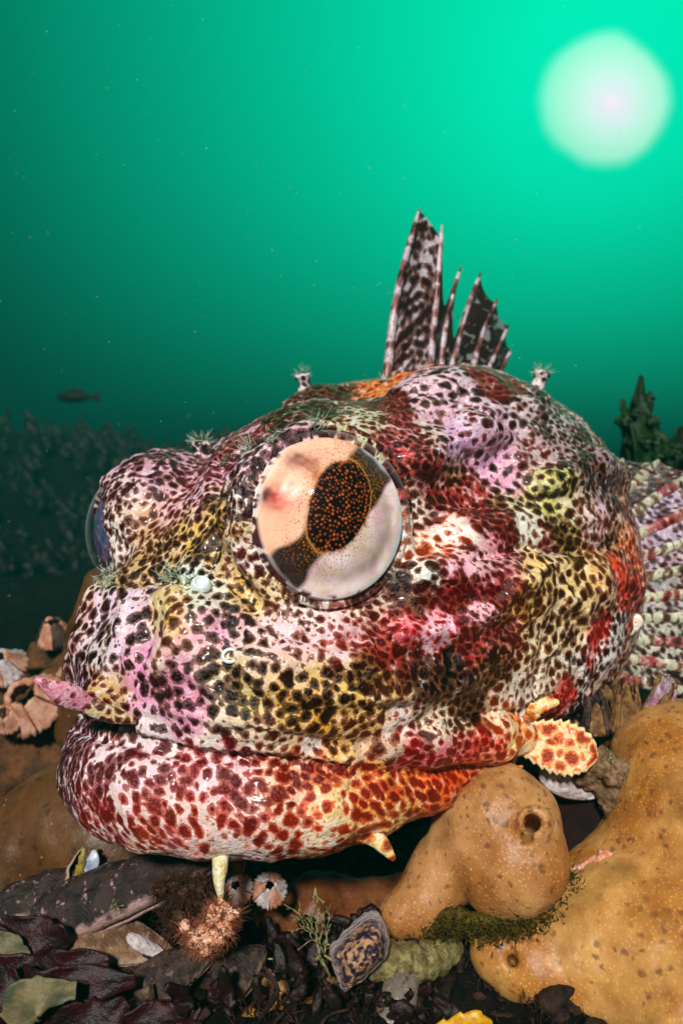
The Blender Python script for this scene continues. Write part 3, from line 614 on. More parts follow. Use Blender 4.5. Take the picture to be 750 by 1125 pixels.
def sheet(grid, th):
    """closed thin slab from a grid (n, m, 3)"""
    n, m, _ = grid.shape; du = np.gradient(grid, axis=0); dv = np.gradient(grid, axis=1)
    N_ = np.cross(du, dv); N_ /= np.linalg.norm(N_, axis=2, keepdims=True) + 1e-9
    th = np.broadcast_to(th, (n, m))[..., None] / 2
    V = np.concatenate([(grid + N_ * th).reshape(-1, 3), (grid - N_ * th).reshape(-1, 3)]); o = n * m; F = []
    for i in range(n - 1):
        for j in range(m - 1):
            a = i * m + j; b = a + 1; c = a + m + 1; d = a + m
            F += [(a, b, c, d), (a + o, d + o, c + o, b + o)]
    for i in range(n - 1):
        a = i * m; d = a + m; F.append((a, d, d + o, a + o)); a = i * m + m - 1; d = a + m; F.append((a, a + o, d + o, d))
    for j in range(m - 1):
        a = j; b = j + 1; F.append((a, a + o, b + o, b)); a = (n - 1) * m + j; b = a + 1; F.append((a, b, b + o, a + o))
    return V, F
def catmull(pts, res):
    pts = np.asarray(pts, float); n = len(pts); s = np.linspace(0, n - 1, res); i = np.clip(s.astype(int), 0, n - 2); f = (s - i)[:, None]
    p0 = pts[np.clip(i - 1, 0, n - 1)]; p1 = pts[i]; p2 = pts[i + 1]; p3 = pts[np.clip(i + 2, 0, n - 1)]
    return .5 * (2 * p1 + (p2 - p0) * f + (2 * p0 - 5 * p1 + 4 * p2 - p3) * f ** 2 + (3 * p1 - p0 - 3 * p2 + p3) * f ** 3)
def leaf(c, w, th, nrm, res=70, m=26, teeth=0, amp=0, lobes=None, bow=0.0):
    """fleshy flap: centreline c, half widths w, lens section"""
    C = catmull(c, res); Wd = np.interp(np.linspace(0, len(w) - 1, res), range(len(w)), w)
    T = np.gradient(C, axis=0); T /= np.linalg.norm(T, axis=1, keepdims=True); B = np.cross(T, norm(nrm)); B /= np.linalg.norm(B, axis=1, keepdims=True); N_ = np.cross(B, T)
    s = np.linspace(-1, 1, m); uu = np.linspace(0, 1, res)
    g_ = np.zeros((res, m, 3)); tg = np.zeros((res, m))
    for sg in (-1, 1):
        ed = Wd * (1 + amp * (np.mod(uu * teeth + (.3 if sg > 0 else 0), 1) ** 1.4 - .5)) if teeth else Wd
        mm = (s * sg >= 0)
        g_[:, mm] = C[:, None] + B[:, None] * (s[mm][None, :, None] * ed[:, None, None]) + N_[:, None] * (bow * (s[mm][None, :, None] ** 2) * Wd[:, None, None])
    tg = th * np.sqrt(np.clip(1 - s[None] ** 2, 0.01, 1)) * np.clip(Wd / Wd.max() * 2.2, .12, 1)[:, None]
    V, F = sheet(g_, tg)
    edge_d = (1 - np.abs(s))[None] * Wd[:, None]
    return V, F, np.concatenate([edge_d.ravel()] * 2), np.concatenate([np.repeat(uu, m)] * 2)
def hairs(roots, dirs, L, r, seed=0, bend=.3, seg=4):
    r_ = np.random.default_rng(seed); parts = []
    for p, d in zip(roots, dirs):
        d = norm(d + r_.normal(0, .18, 3)); l = L * r_.uniform(.5, 1.15); b = norm(r_.normal(0, 1, 3)) * bend * l
        tt = np.linspace(0, 1, seg)[:, None]; pts = p + d * l * tt + b * tt ** 2
        parts.append(etube(pts, np.linspace(r, r * .25, seg), seg=3))
    return join(parts)
def mat_plain(name, c1, c2, size=20, rough=.6, bump=.4, bsz=6, dist=1.5, detail=4.0, **kw):
    if rough > .55: kw.setdefault('Specular IOR Level', .15)
    m, t = newmat(name); v = coord(t)
    c = t.mix(t.sstep(noise(t, v, size, detail, .6), .35, .65), l4(c1), l4(c2))
    c = t.mix(t.math('MULTIPLY', t.sstep(noise(t, v, size / 5, 3.0), .55, .7), .5), c, t.mix(1.0, c, (.45, .42, .4, 1), 'MULTIPLY'))
    finish(t, c, rough, t.math('ADD', noise(t, v, bsz, 5.0, .65), t.math('MULTIPLY', noise(t, v, bsz * 3, 2.0), 1.5)), bump, dist, **kw); return m
M_hair = mat_plain('bristle', (190, 214, 190), (120, 150, 120), 8, .5)

def mat_mem():
    m, t = newmat('fin_skin'); v = coord(t); e = t.math('ADD', attr(t, 'edge', 'Fac'), t.math('MULTIPLY', t.math('SUBTRACT', noise(t, v, 4, 3.0), .5), .3)); mk_ = t.sstep(e, -.02, .08)
    b = t.node('ShaderNodeBsdfPrincipled', {'Base Color': t.mix(mk_, attr(t, 'ground'), attr(t, 'spot')), 'Roughness': .4}); tr = t.node('ShaderNodeBsdfTransparent', {'Color': (.55, .8, .7, 1)})
    x = t.node('ShaderNodeMixShader', {0: t.math('MULTIPLY_ADD', mk_, .36, .62), 1: tr.outputs[0], 2: b.outputs[0]}); t.nt.links.new(x.outputs[0], t.node('ShaderNodeOutputMaterial').inputs[0]); return m
M_mem = mat_mem()
spn = [((425, 409), (437, 318), (461, 228)), ((468, 405), (476, 320), (482, 247)), ((484, 404), (492, 345), (507, 292)), ((499, 402), (512, 350), (531, 298)),
       ((517, 404), (530, 360), (545, 328)), ((532, 408), (545, 380), (556, 357)), ((548, 414), (556, 398), (563, 384))]
dfin = []
for k, q in enumerate(spn):
    pts = [midp(q[0][0] - (q[1][0] - q[0][0]) * .25, q[0][1] + 14), midp(*q[0]), midp(*q[1]), midp(*q[2])]
    pts = [p + np.array([.75, -.66, 0]) * 6 * math.sin(k * 1.7) for p in pts]
    C = catmull(pts, 40); dfin.append(C)
    w = np.interp(np.linspace(0, 1, 40), [0, .9, 1], [9.5 if k < 2 else 8.5, 4.4 if k < 2 else 3.6, .8])
    V, F = etube(C, w, seg=10, nrm=(.75, -.66, 0))
    al = np.concatenate([np.repeat(np.linspace(0, 1, 40), 10), [0, 1]]) * np.linalg.norm(C[-1] - C[0])
    skin_mesh('dorsal_spine', V, F, (186, 172, 186), (78, 24, 24), 0, 0, fish, seed=k, edge=.26 * np.sin(al / 7 + 2.5 * vn(V, 30, 5)) + .42 * vn(V, 9, 4) + .08)
tops = [(.98, .97, .9), (.93, .55, .85), (.92, .32, .82), (.95, .95, .92), (.95, .95, .95), (.95, .95, .95)]
for k in range(6):
    a, b = dfin[k], dfin[k + 1]; n, m = 46, 22; g_ = np.zeros((n, m, 3)); ta = np.linspace(0, 39, n)
    ends = tops[k]
    for j in range(m):
        f = j / (m - 1); top = ends[0] * (1 - f) ** 2 + 2 * f * (1 - f) * (ends[1] * 1.0 - .12 * (k > 0)) + ends[2] * f * f; top = min(top, 1)
        ii = np.linspace(0, 39 * top, n); pa = np.stack([np.interp(ii, range(40), a[:, q]) for q in range(3)], 1); pb = np.stack([np.interp(ii, range(40), b[:, q]) for q in range(3)], 1)
        g_[:, j] = pa * (1 - f) + pb * f + np.array([.75, -.66, 0]) * (5 * math.sin(math.pi * f) * np.sin(np.linspace(0, 6, n) + k))[:, None]
    V, F = sheet(g_, 1.4)
    Nn = np.tile([.75, -.66, 0.], (len(V), 1)); z0 = np.zeros(len(V)); sz_ = 15. if k == 0 else 20.
    e_, _, _, _ = spot_attrs(V, Nn, np.full(len(V), sz_), np.full(len(V), .16 if k == 0 else .14) + .12 * vn(V, 24, k), z0 + .7, z0, 20 + k)
    if k: e_ = np.maximum(e_, .3 * vn(V, 30, k + 3) - .22)
    o = skin_mesh('fin_membrane', V, F, (206, 200, 214) if k == 0 else (150, 150, 156), (56, 24, 26) if k == 0 else (40, 26, 20), 15, .2, fish, seed=20 + k, edge=e_)
    if k: o.data.materials.clear(); o.data.materials.append(M_mem)
# big fan fin behind the gill cover
rays = []
base = [(652 + min(i, 4) * 5, 548 + i * 19 + max(0, i - 7) * 2) for i in range(11)]
for i, (bx, by) in enumerate(base):
    an = math.radians([52, 44, 36, 28, 21, 14, 8, 3, -2, -6, -10][i]); y0 = 1165 - i * 6; b = P(bx, by, y0); L = [95, 150, 205, 250, 275, 285, 290, 290, 285, 275, 260][i]
    d = norm([math.cos(an), -.10 + .02 * i, math.sin(an)]); t_ = np.linspace(0, 1, 44)[:, None]
    C = b + d * L * t_ + np.array([0, 40, -L * .10]) * t_ ** 2; rays.append(C)
    w = np.interp(t_[:, 0], [0, .7, 1], [10, 9, 4]) * (1 + .10 * np.sin(t_[:, 0] * L / 5.5 + i)); V, F = etube(C, w, w * .7, nrm=(0, -1, 0), seg=12)
    al = np.concatenate([np.repeat(t_[:, 0] * L, 12), [0, L]])
    big = np.sin(al / 27 + i * 1.3 + vn(V, 60, 3)); gcol = np.where((big > .75)[:, None], lin((166, 80, 86)), lin((190, 196, 168)))
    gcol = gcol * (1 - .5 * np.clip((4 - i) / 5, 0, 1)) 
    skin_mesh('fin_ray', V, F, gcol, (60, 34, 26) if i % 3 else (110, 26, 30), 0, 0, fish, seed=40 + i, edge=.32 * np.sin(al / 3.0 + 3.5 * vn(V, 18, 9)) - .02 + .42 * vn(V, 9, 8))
for i in range(10):
    a, b = rays[i], rays[i + 1]; m = 10; g_ = np.zeros((44, m, 3))
    for j in range(m):
        f = j / (m - 1); top = 43 * (1 - .07 * math.sin(math.pi * f)); ii = np.linspace(0, top, 44)
        pa = np.stack([np.interp(ii, range(44), a[:, q]) for q in range(3)], 1); pb = np.stack([np.interp(ii, range(44), b[:, q]) for q in range(3)], 1)
        g_[:, j] = pa * (1 - f) + pb * f + np.array([0, -4 * math.sin(math.pi * f), 0])
    V, F = sheet(g_, 1.3); dk_ = .35 if i < 2 else 1
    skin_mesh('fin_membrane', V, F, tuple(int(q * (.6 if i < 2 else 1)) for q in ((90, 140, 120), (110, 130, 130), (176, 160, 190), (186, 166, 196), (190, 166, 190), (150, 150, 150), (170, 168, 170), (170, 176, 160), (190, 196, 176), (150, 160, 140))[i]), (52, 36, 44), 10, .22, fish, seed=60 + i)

def flap(name, pts, w, th, ground, spot, size, thr, seed, teeth=0, amp=0, rim=None, label=None, res=60, bow=0.0):
    V, F, ed, uu = leaf(pts, w, th, (0, -1, .15), teeth=teeth, amp=amp, res=res, bow=bow)
    N_ = np.tile([0., -1, 0], (len(V), 1)); e_, _, _, _ = spot_attrs(V, N_, np.full(len(V), float(size)), np.full(len(V), thr), np.zeros(len(V)), np.zeros(len(V)), seed)
    if rim: e_ = np.minimum(e_, (ed - rim) / 8)
    return skin_mesh(name, V, F, ground, spot, size, thr, fish, seed, edge=e_, label=label)
flap('jaw_flap', [P(560, 806, 886), P(585, 813, 878), P(612, 820, 868), P(636, 826, 862), P(656, 832, 860)], [14, 19, 25, 30, 32, 29, 21, 3], 8, (226, 214, 150), (206, 92, 40), 15, .14, 5, teeth=12, amp=.16, rim=3.5, label='pale leaf shaped flap with orange patches and a toothed edge', bow=.12)
flap('cheek_flap', [P(580, 790, 880), P(590, 778, 872), P(604, 772, 866), P(614, 772, 862)], [8, 9, 7, 2], 6, (240, 226, 150), (210, 120, 50), 16, .4, 6, teeth=3, amp=.3)
flap('nasal_flap', [P(112, 780, 722), P(92, 772, 712), P(75, 764, 704), P(58, 756, 698), P(37, 745, 694)], [4, 8, 12, 12, 7, 1.5], 9, (222, 150, 176), (120, 50, 70), 9, .55, 7, label='pink pointed flap with a pale tip')
flap('nasal_flap', [P(150, 792, 728), P(125, 786, 722), P(104, 778, 716), P(92, 772, 714)], [3, 8, 9, 6], 10, (206, 190, 140), (96, 50, 50), 9, .22, 8)
flap('gill_flap', [P(655, 702, 1046), P(674, 692, 1040), P(690, 685, 1034), P(705, 680, 1030)], [10, 16, 18, 15, 5], 9, (240, 236, 226), (150, 50, 50), 15, .6, 9, teeth=4, amp=.12, label='white spotted flap on the gill cover')
flap('chin_barbel', [P(242, 930, 722), P(242, 950, 712), P(241, 968, 705), P(243, 986, 702)], [11, 8, 7, 5, 2.5], 12, (214, 206, 150), (170, 150, 90), 14, .7, 10)
flap('jaw_barbel', [P(375, 905, 775), P(398, 913, 764), P(416, 924, 757), P(433, 945, 752)], [16, 13, 10, 8, 2], 12, (240, 222, 150), (190, 110, 50), 16, .5, 11)
flap('jaw_barbel', [P(556, 848, 880), P(566, 846, 874), P(574, 842, 870)], [6, 5, 1.5], 6, (240, 200, 150), (200, 120, 60), 14, .6, 12)
for k, (bx, by, tx, ty, dep, r) in enumerate(((221, 508, 222, 488, 935, 12), (335, 450, 332, 434, 1075, 9), (588, 452, 595, 428, 1120, 10))):
    m_ = vid[np.abs(px[vid, 0] - bx) < 5]; i_ = m_[np.argmin(px[m_, 1])]; dep = fishV[i_, 1]; yt = px[i_, 1]; a = P(bx, yt + 8, dep); b = P(tx, yt - 7 - r * .3, dep - 4); C = catmull([a, (a + b) / 2 + np.array([1, 0, 2]), b, b + (b - a) * .22], 22)
    w = np.interp(np.linspace(0, 1, 22), [0, .35, .7, .9, 1], [r * .9, r * .68, r * .95, r * .8, 1]) * dep / 803
    V, F = etube(C, w, seg=20); V = V + .8 * fbm(V, 6, 2, 3)[:, None]
    te = skin_mesh('tentacle', V, F, (232, 220, 226), (50, 20, 30), 11, .28, fish, seed=90 + k)
    r_ = np.random.default_rng(k); D_ = r_.normal(0, 1, (46, 3)); D_[:, 2] = np.abs(D_[:, 2]); D_ = D_ / np.linalg.norm(D_, axis=1, keepdims=True)
    V, F = hairs(b + D_ * r * .8, D_, 14, .55, k, .2); h_ = mk('bristles', V, F, M_hair, fish); h_.parent = te
for k, (x, y, r, n_, L) in enumerate(((118, 640, 15, 70, 13), (190, 634, 13, 60, 14), (205, 642, 8, 26, 10), (350, 468, 9, 34, 20), (272, 492, 10, 34, 12), (300, 480, 8, 24, 10), (425, 418, 5, 12, 18), (250, 505, 8, 20, 9))):
    p, nn = surf_at(x, y); r_ = np.random.default_rng(k + 50)
    D_ = r_.normal(0, .8, (n_, 3)) + nn * .7 + np.array([0, -.1, .5]); D_ /= np.linalg.norm(D_, axis=1, keepdims=True)
    Q = p + r_.normal(0, .5, (n_, 3)) * r; V, F = hairs(Q, D_, L, .62, k, .3); mk('bristles', V, F, M_hair, fish)
# translucent disc and ring pore on the snout
M_pore = mat_plain('pale_disc', (205, 222, 222), (235, 240, 240), 12, .3, .3)
p, nn = surf_at(222, 642); V, F, N_ = surface([(0, 1, [(('ell', p + nn * 1, (11, 8, 11), None), 0)]), (3, -1, [(('ell', p + nn * 9, (6, 6, 6), None), 0)])], 1.3); mk('skin_disc', V, F, M_pore, fish)
p, nn = surf_at(253, 718); aa = np.linspace(0, 2 * np.pi, 30, endpoint=False); ex = norm(np.cross(nn, [0, 0, 1])); ez = np.cross(ex, nn)
ring_ = [p + nn * 1 + 7.5 * (math.cos(q) * ex + .85 * math.sin(q) * ez) for q in np.linspace(0, 2 * np.pi, 40)]
V, F = etube(ring_, 1.9, nrm=tuple(nn), seg=8); mk('nostril_ring', V, F, M_pore, fish)
# ------------------------------------------------------------------ the reef
def sy_(t): return np.sinh(t)
gx = 700 * np.sinh(np.linspace(-4.9, 4.9, 330)); gy = 700 * np.sinh(np.linspace(-4.9, 4.9, 330)) + 300
gx = np.unique(np.concatenate([gx, np.linspace(-1200, 1200, 160)])); gy = np.unique(np.concatenate([gy, np.linspace(200, 2400, 150)]))
XX, YY = np.meshgrid(gx, gy, indexing='ij'); Q = np.stack([XX.ravel(), YY.ravel(), 0 * XX.ravel()], 1); R_ = np.hypot(Q[:, 0], Q[:, 1])
near = np.exp(-((Q[:, 0]) ** 2 + (Q[:, 1] - 900) ** 2) / 900 ** 2)
z = -430 - 62 * np.exp(-((Q[:, 0]) ** 2 + (Q[:, 1] - 800) ** 2) / 900 ** 2) + near * (26 * fbm(Q, 120, 4, 200) + 7 * fbm(Q, 22, 3, 210))
z += (1 - near) * (60 * fbm(Q, 500, 4, 220) + 200 * fbm(Q, 2600, 3, 230) * np.clip(R_ / 3000, 0, 1))
sl = np.clip((Q[:, 1] - 2200) / 8500, 0, 1); sl = sl * sl * (3 - 2 * sl)
px_g = np.where(Q[:, 1] > 0, Q[:, 0] / np.maximum(Q[:, 1], 1), 0)
side = np.clip(1 - (px_g + .25) / .55, .25, 1.05)
z += sl * side * (1180 + 260 * fbm(Q, 1700, 4, 240) + 80 * fbm(Q, 420, 3, 250)) * np.where(Q[:, 1] > 0, 1, 0)
z -= np.clip(np.exp(-((Q[:, 0] + 60) ** 2 / 500 ** 2 + (Q[:, 1] - 1250) ** 2 / 450 ** 2)), 0, 1) * 60
z_bed = z = np.minimum(z, 1600)
V = np.stack([Q[:, 0], Q[:, 1], z], 1)
n, m = len(gx), len(gy); i = np.arange(n - 1)[:, None] * m; j = np.arange(m - 1)[None]
F = np.stack([i + j, i + m + j, i + m + j + 1, i + j + 1], -1).reshape(-1, 4)
def mat_bed():
    m_, t = newmat('reef_crust'); v = coord(t)
    a = t.mix(t.sstep(noise(t, v, 60, 5.0, .6), .40, .62), l4((34, 14, 16)), l4((52, 36, 26)))
    a = t.mix(t.sstep(noise(t, v, 25, 4.0, .6), .56, .68), a, l4((66, 56, 32)))
    a = t.mix(t.sstep(noise(t, v, 14, 4.0, .6), .60, .70), a, l4((96, 50, 54)))
    a = t.mix(t.sstep(noise(t, v, 45, 3.0, .5), .52, .42), a, l4((20, 14, 14)))
    ww_ = t.sstep(noise(t, v, 900, 3.0), .2, .45); a = t.mix(ww_, a, t.mix(1.0, a, (.22, .3, .28, 1), 'MULTIPLY'))  # darkens most of the bed, standing in for light falling off
    finish(t, a, .85, t.math('ADD', noise(t, v, 16, 6.0, .7), t.math('MULTIPLY', vor(t, v, 14), .5)), .9, 8, **{'Specular IOR Level': .12}); return m_
M_bed = mat_bed(); mk('seabed', V, F, M_bed, kind='structure')
def bed_z(x, y):
    i = np.clip(np.searchsorted(gx, x), 1, n - 1); j = np.clip(np.searchsorted(gy, y), 1, m - 1); return float(z.reshape(n, m)[i, j])

def mat_weed(name, c, c2):
    m_, t = newmat(name); v = coord(t); a = t.mix(t.sstep(noise(t, v, 30, 4.0), .35, .65), l4(c), l4(c2)); finish(t, a, .42, noise(t, v, 8, 5.0, .6), .8, 3, **{'Specular IOR Level': .25}); return m_
M_red = mat_weed('red_weed', (46, 6, 12), (22, 4, 8)); M_grw = mat_weed('grey_weed', (120, 108, 76), (70, 76, 56)); M_kelp = mat_weed('green_kelp', (18, 52, 10), (8, 30, 10)); M_back = mat_weed('unlit_weed', (8, 13, 10), (4, 7, 6))  # far weed is near-black: missing light at distance put into its colour
def blade(pts, w, seed, ruff=.25, nrm=(0, -1, .3), th=1.8):
    res, m_ = (46, 13) if th < 5 else (9, 5); C = catmull(pts, res); Wd = np.interp(np.linspace(0, len(w) - 1, res), range(len(w)), w); T = np.gradient(C, axis=0); T /= np.linalg.norm(T, axis=1, keepdims=True)
    B = np.cross(T, norm(nrm)); B /= np.linalg.norm(B, axis=1, keepdims=True); N_ = np.cross(B, T); s_ = np.linspace(-1, 1, m_); u_ = np.linspace(0, 9, res)
    e_ = 1 + .16 * vn(np.stack([u_ * 8, 0 * u_, 0 * u_ + seed * 9], 1), 6, seed)
    g_ = C[:, None] + B[:, None] * (s_[None, :, None] * (Wd * e_)[:, None, None]) + N_[:, None] * (ruff * Wd[:, None] * np.abs(s_)[None] ** 1.5 * np.sin(u_[:, None] * 1.4 + s_[None] * 2 + seed))[..., None]
    return sheet(g_, th)
M_litter = mat_weed('leaf_litter', (34, 10, 12), (26, 18, 10))
M_sprig = mat_plain('sprig', (150, 150, 100), (110, 104, 66), 8, .6)
def sprig(root, d, L, label, seed, r=1.5, depth=4):
    r_ = np.random.default_rng(seed); parts = []
    def br(p, d, l, r, k):
        q = p + d * l; mid_ = (p + q) / 2 + r_.normal(0, .07, 3) * l; parts.append(etube([p, mid_, q], [r, r * .9, r * .75], seg=5))
        if k == 0: return
        for _ in range(2 if r_.random() < .75 else 3): br(q, norm(d + r_.normal(0, .55, 3)), l * r_.uniform(.55, .9), r * .75, k - 1)
    br(np.asarray(root, float), norm(d), L, r, depth); V, F = join(parts); return mk('hydroid', V, F, M_sprig, label=label, cat='hydroid')
def mat_sponge(name, c1, c2, dot, size=10.5, sss=.6):
    m_, t = newmat(name); v = coord(t)
    a = t.mix(t.sstep(noise(t, v, 70, 3.0), .35, .65), l4(c1), l4(c2))
    a = t.mix(t.math('MULTIPLY', t.sstep(noise(t, v, 24, 3.0, .6), .5, .68), .45), a, t.mix(1.0, a, (.62, .5, .4, 1), 'MULTIPLY'))
    w_ = t.node('ShaderNodeVectorMath', {0: v, 1: t.node('ShaderNodeVectorMath', {0: t.node('ShaderNodeTexNoise', {'Vector': v, 'Scale': .06}).outputs[1], 3: 16.0}, operation='SCALE').outputs[0]}, operation='ADD').outputs[0]
    vd = t.node('ShaderNodeTexVoronoi', {'Vector': w_, 'Scale': 1 / size, 'Randomness': .9}); d = vd.outputs['Distance']
    rnd = t.node('ShaderNodeSeparateColor', {0: vd.outputs['Color']}).outputs[0]
    dm_ = t.math('MULTIPLY', t.sstep(t.math('ADD', d, t.math('MULTIPLY', rnd, .24)), .46, .20), .62)
    dm_ = t.math('MULTIPLY', dm_, t.sstep(noise(t, v, 50, 2.0), .22, .5))
    fine = t.math('MULTIPLY', t.sstep(vor(t, v, 4.2), .36, .2), .34)
    a = t.mix(fine, a, l4(tuple(min(255, int(q * 1.25)) for q in c2)))
    a = t.mix(t.math('MULTIPLY', t.sstep(noise(t, v, 85, 3.0, .55), .50, .66), .62), a, t.mix(1.0, a, (.44, .42, .30, 1), 'MULTIPLY'))  # olive-brown shading patches painted into the colour by noise
    a = t.mix(dm_, a, l4(dot))
    h = t.math('ADD', t.math('MULTIPLY', dm_, -.5), t.math('MULTIPLY', noise(t, v, 5, 5.0, .6), .9))
    speck = t.math('MULTIPLY', t.sstep(vor(t, v, 19), .10, .06), .5); a = t.mix(speck, a, (.7, .6, .45, 1))
    big_n = t.sstep(noise(t, v, 38, 4.0, .55), .36, .60); a = t.mix(t.math('MULTIPLY', big_n, .45), a, t.mix(1.0, a, (.66, .50, .40, 1), 'MULTIPLY'))
    finish(t, a, .42, h, .4, 2.0, **{'Subsurface Weight': sss, 'Subsurface Radius': (16 * U, 9 * U, 4 * U), 'Subsurface Scale': 1.0, 'Specular IOR Level': .35}); return m_
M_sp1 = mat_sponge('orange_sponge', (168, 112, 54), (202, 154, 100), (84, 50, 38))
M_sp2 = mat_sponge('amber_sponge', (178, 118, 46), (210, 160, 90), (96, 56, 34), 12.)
M_sp3 = mat_sponge('dim_brown_sponge', (80, 50, 20), (104, 72, 38), (40, 26, 18), 17.)  # dimmer light on these mounds put into a darker base colour
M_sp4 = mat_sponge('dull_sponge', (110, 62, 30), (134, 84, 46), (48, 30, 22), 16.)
def chain(pts, k):
    o = []
    for a, b in zip(pts[:-1], pts[1:]):
        pa, pb = P(*a[:3]), P(*b[:3]); o.append((('cap', pa, pb, a[3] * a[2] / 803, b[3] * b[2] / 803), k))
    return o
def lump(name, model, step, mat, amp=2.5, sc=40, seed=1, **kw):
    V, F, N_ = surface(model, step); V = V + N_ * (amp * fbm(V, sc, 3, seed) + amp * .22 * fbm(V, sc / 6, 2, seed + 5))[:, None]
    return mk(name, V, F, mat, **kw)
lobe = chain([(543, 905, 845, 58), (566, 945, 815, 56)], 30) + chain([(508, 905, 850, 30), (524, 940, 830, 30), (545, 972, 815, 34)], 22) + chain([(512, 915, 855, 34), (486, 960, 850, 35), (462, 995, 840, 32), (438, 1006, 832, 21)], 16) + chain([(548, 880, 850, 40), (575, 895, 845, 36)], 26)
lobe_h = [(('cap', P(584, 902, 745), P(586, 908, 830), 10, 9), 0), (('cap', P(578, 926, 750), P(580, 912, 800), 4, 7), 4)]
lump('sponge', [(0, 1, lobe), (14, 1, [(('ell', P(586, 905, 776), (19, 12, 19), None), 0)]), (7, -1, lobe_h)], 3.6, M_sp1, 2.2, 46, 3,
     label='rounded tan sponge lobe with one round opening, under the corner of the fish jaw', cat='sponge')
big = chain([(752, 840, 930, 70), (786, 905, 870, 92), (790, 1000, 800, 92)], 60) + chain([(700, 985, 850, 60), (690, 1040, 800, 74), (600, 1062, 790, 46), (545, 1045, 790, 30)], 46) + chain([(690, 1040, 800, 74), (760, 1120, 740, 110)], 50) + chain([(620, 985, 850, 22), (655, 960, 862, 26), (685, 945, 860, 34)], 26) + chain([(735, 850, 905, 52), (728, 920, 870, 44), (712, 985, 850, 56)], 40)
bh = [(('cap', P(562, 1056, 735), P(564, 1056, 800), 7, 5), 0), (('ell', P(792, 870, 840), (13, 30, 22), None), 0)]
lump('sponge', [(0, 1, big), (6, -1, bh)], 4.2, M_sp2, 3.0, 60, 5, label='large amber sponge mass filling the lower right corner', cat='sponge')
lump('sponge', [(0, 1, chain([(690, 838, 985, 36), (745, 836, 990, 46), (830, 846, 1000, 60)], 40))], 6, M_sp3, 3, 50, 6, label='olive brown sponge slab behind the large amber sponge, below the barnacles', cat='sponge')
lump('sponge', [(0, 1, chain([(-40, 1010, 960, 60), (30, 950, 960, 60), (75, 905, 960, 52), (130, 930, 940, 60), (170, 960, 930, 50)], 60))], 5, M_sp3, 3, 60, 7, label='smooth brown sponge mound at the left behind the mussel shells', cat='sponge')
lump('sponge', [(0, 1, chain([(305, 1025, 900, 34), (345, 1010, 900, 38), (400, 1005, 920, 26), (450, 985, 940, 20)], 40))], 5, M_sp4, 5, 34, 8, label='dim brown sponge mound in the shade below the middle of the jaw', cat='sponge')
lump('sponge', [(0, 1, chain([(240, 1165, 740, 42), (320, 1150, 740, 46), (390, 1160, 740, 40)], 40))], 5, M_sp2, 4, 40, 9, label='amber sponge crust at the bottom edge below the limpet', cat='sponge')
lump('finger_sponge', [(0, 1, chain([(84, 800, 1180, 24), (96, 700, 1180, 22), (108, 640, 1180, 15)], 20))], 5, M_sp3, 2, 50, 10, label='tan upright finger sponge half hidden behind the fish snout', cat='sponge')

# shells ---------------------------------------------------------------------
def frame(d, up):
    d = norm(d); r = norm(np.cross(d, up)); u = np.cross(r, d); return d, r, u
def valve(p0, p1, up, wid, dep, sg, taper=.55, nu=60, nv=34, rib=0.0, seed=0, th=2.0):
    d, r, u = frame(p1 - p0, up); L = np.linalg.norm(p1 - p0); U_, V_ = np.meshgrid(np.linspace(0, 1, nu), np.linspace(-1, 1, nv), indexing='ij')
    w = wid * np.sin(np.pi * np.clip(U_, 0.0, 1) ** taper) ** .62; w = np.maximum(w, .6)
    h = dep * np.sin(np.pi * U_ ** (taper * .9)) ** .6 * (1 - V_ ** 2) ** .6
    g_ = p0 + d * (U_ * L)[..., None] + r * (V_ * w)[..., None] + u * (sg * h)[..., None]
    f = g_.reshape(-1, 3); q_ = np.sqrt(U_ ** 2 + .35 * V_ ** 2); rn = (.7 * rib * np.sin(q_ * 30 + 2 + 1.5 * V_)).ravel() + 2.8 * fbm(f, 16, 3, seed)
    g_ = (f + u * sg * rn[:, None]).reshape(g_.shape)
    VV, FF = sheet(g_, th); RIM[len(VV)] = np.concatenate([np.abs(V_).ravel()] * 2); return VV, FF
RIM = {}
def mat_shell(name, c1, c2, c3, size=16):
    m_, t = newmat(name); v = coord(t)
    wv = t.node('ShaderNodeTexWave', {'Vector': v, 'Scale': .10, 'Distortion': 7.0, 'Detail': 3.0, 'Detail Scale': .05}, bands_direction='DIAGONAL').outputs[1]; rim = attr(t, 'rim', 'Fac')
    a = t.mix(t.sstep(noise(t, v, size, 5.0, .65), .42, .6), l4(c1), l4(c2)); a = t.mix(t.math('MULTIPLY', t.sstep(wv, .5, .9), .18), a, l4(c2)); a = t.mix(t.sstep(t.math('ADD', rim, t.math('MULTIPLY', noise(t, v, 12, 4.0, .6), .7)), 1.12, 1.32), a, l4(c3))
    a = t.mix(t.sstep(noise(t, v, size * .7, 5.0, .7), .58, .68), a, l4(c3))
    finish(t, a, .5, t.math('ADD', noise(t, v, 6, 6.0, .7), t.math('MULTIPLY', wv, .03)), .9, 4); return m_
M_mus = mat_shell('mussel_shell', (24, 14, 14), (56, 38, 32), (176, 140, 136))
M_mus2 = mat_shell('worn_shell', (92, 62, 40), (140, 104, 74), (176, 150, 130))
M_dark = mat_shell('dark_shell', (38, 26, 22), (84, 62, 50), (120, 96, 78), 22)
M_pale = mat_shell('pale_shell', (176, 160, 160), (214, 204, 204), (120, 100, 96), 14)
M_nacre = mat_plain('shell_lining', (120, 130, 160), (190, 200, 214), 18, .3, .2)
M_lip = mat_plain('mantle_lip', (150, 130, 40), (90, 74, 20), 12, .5, .5)
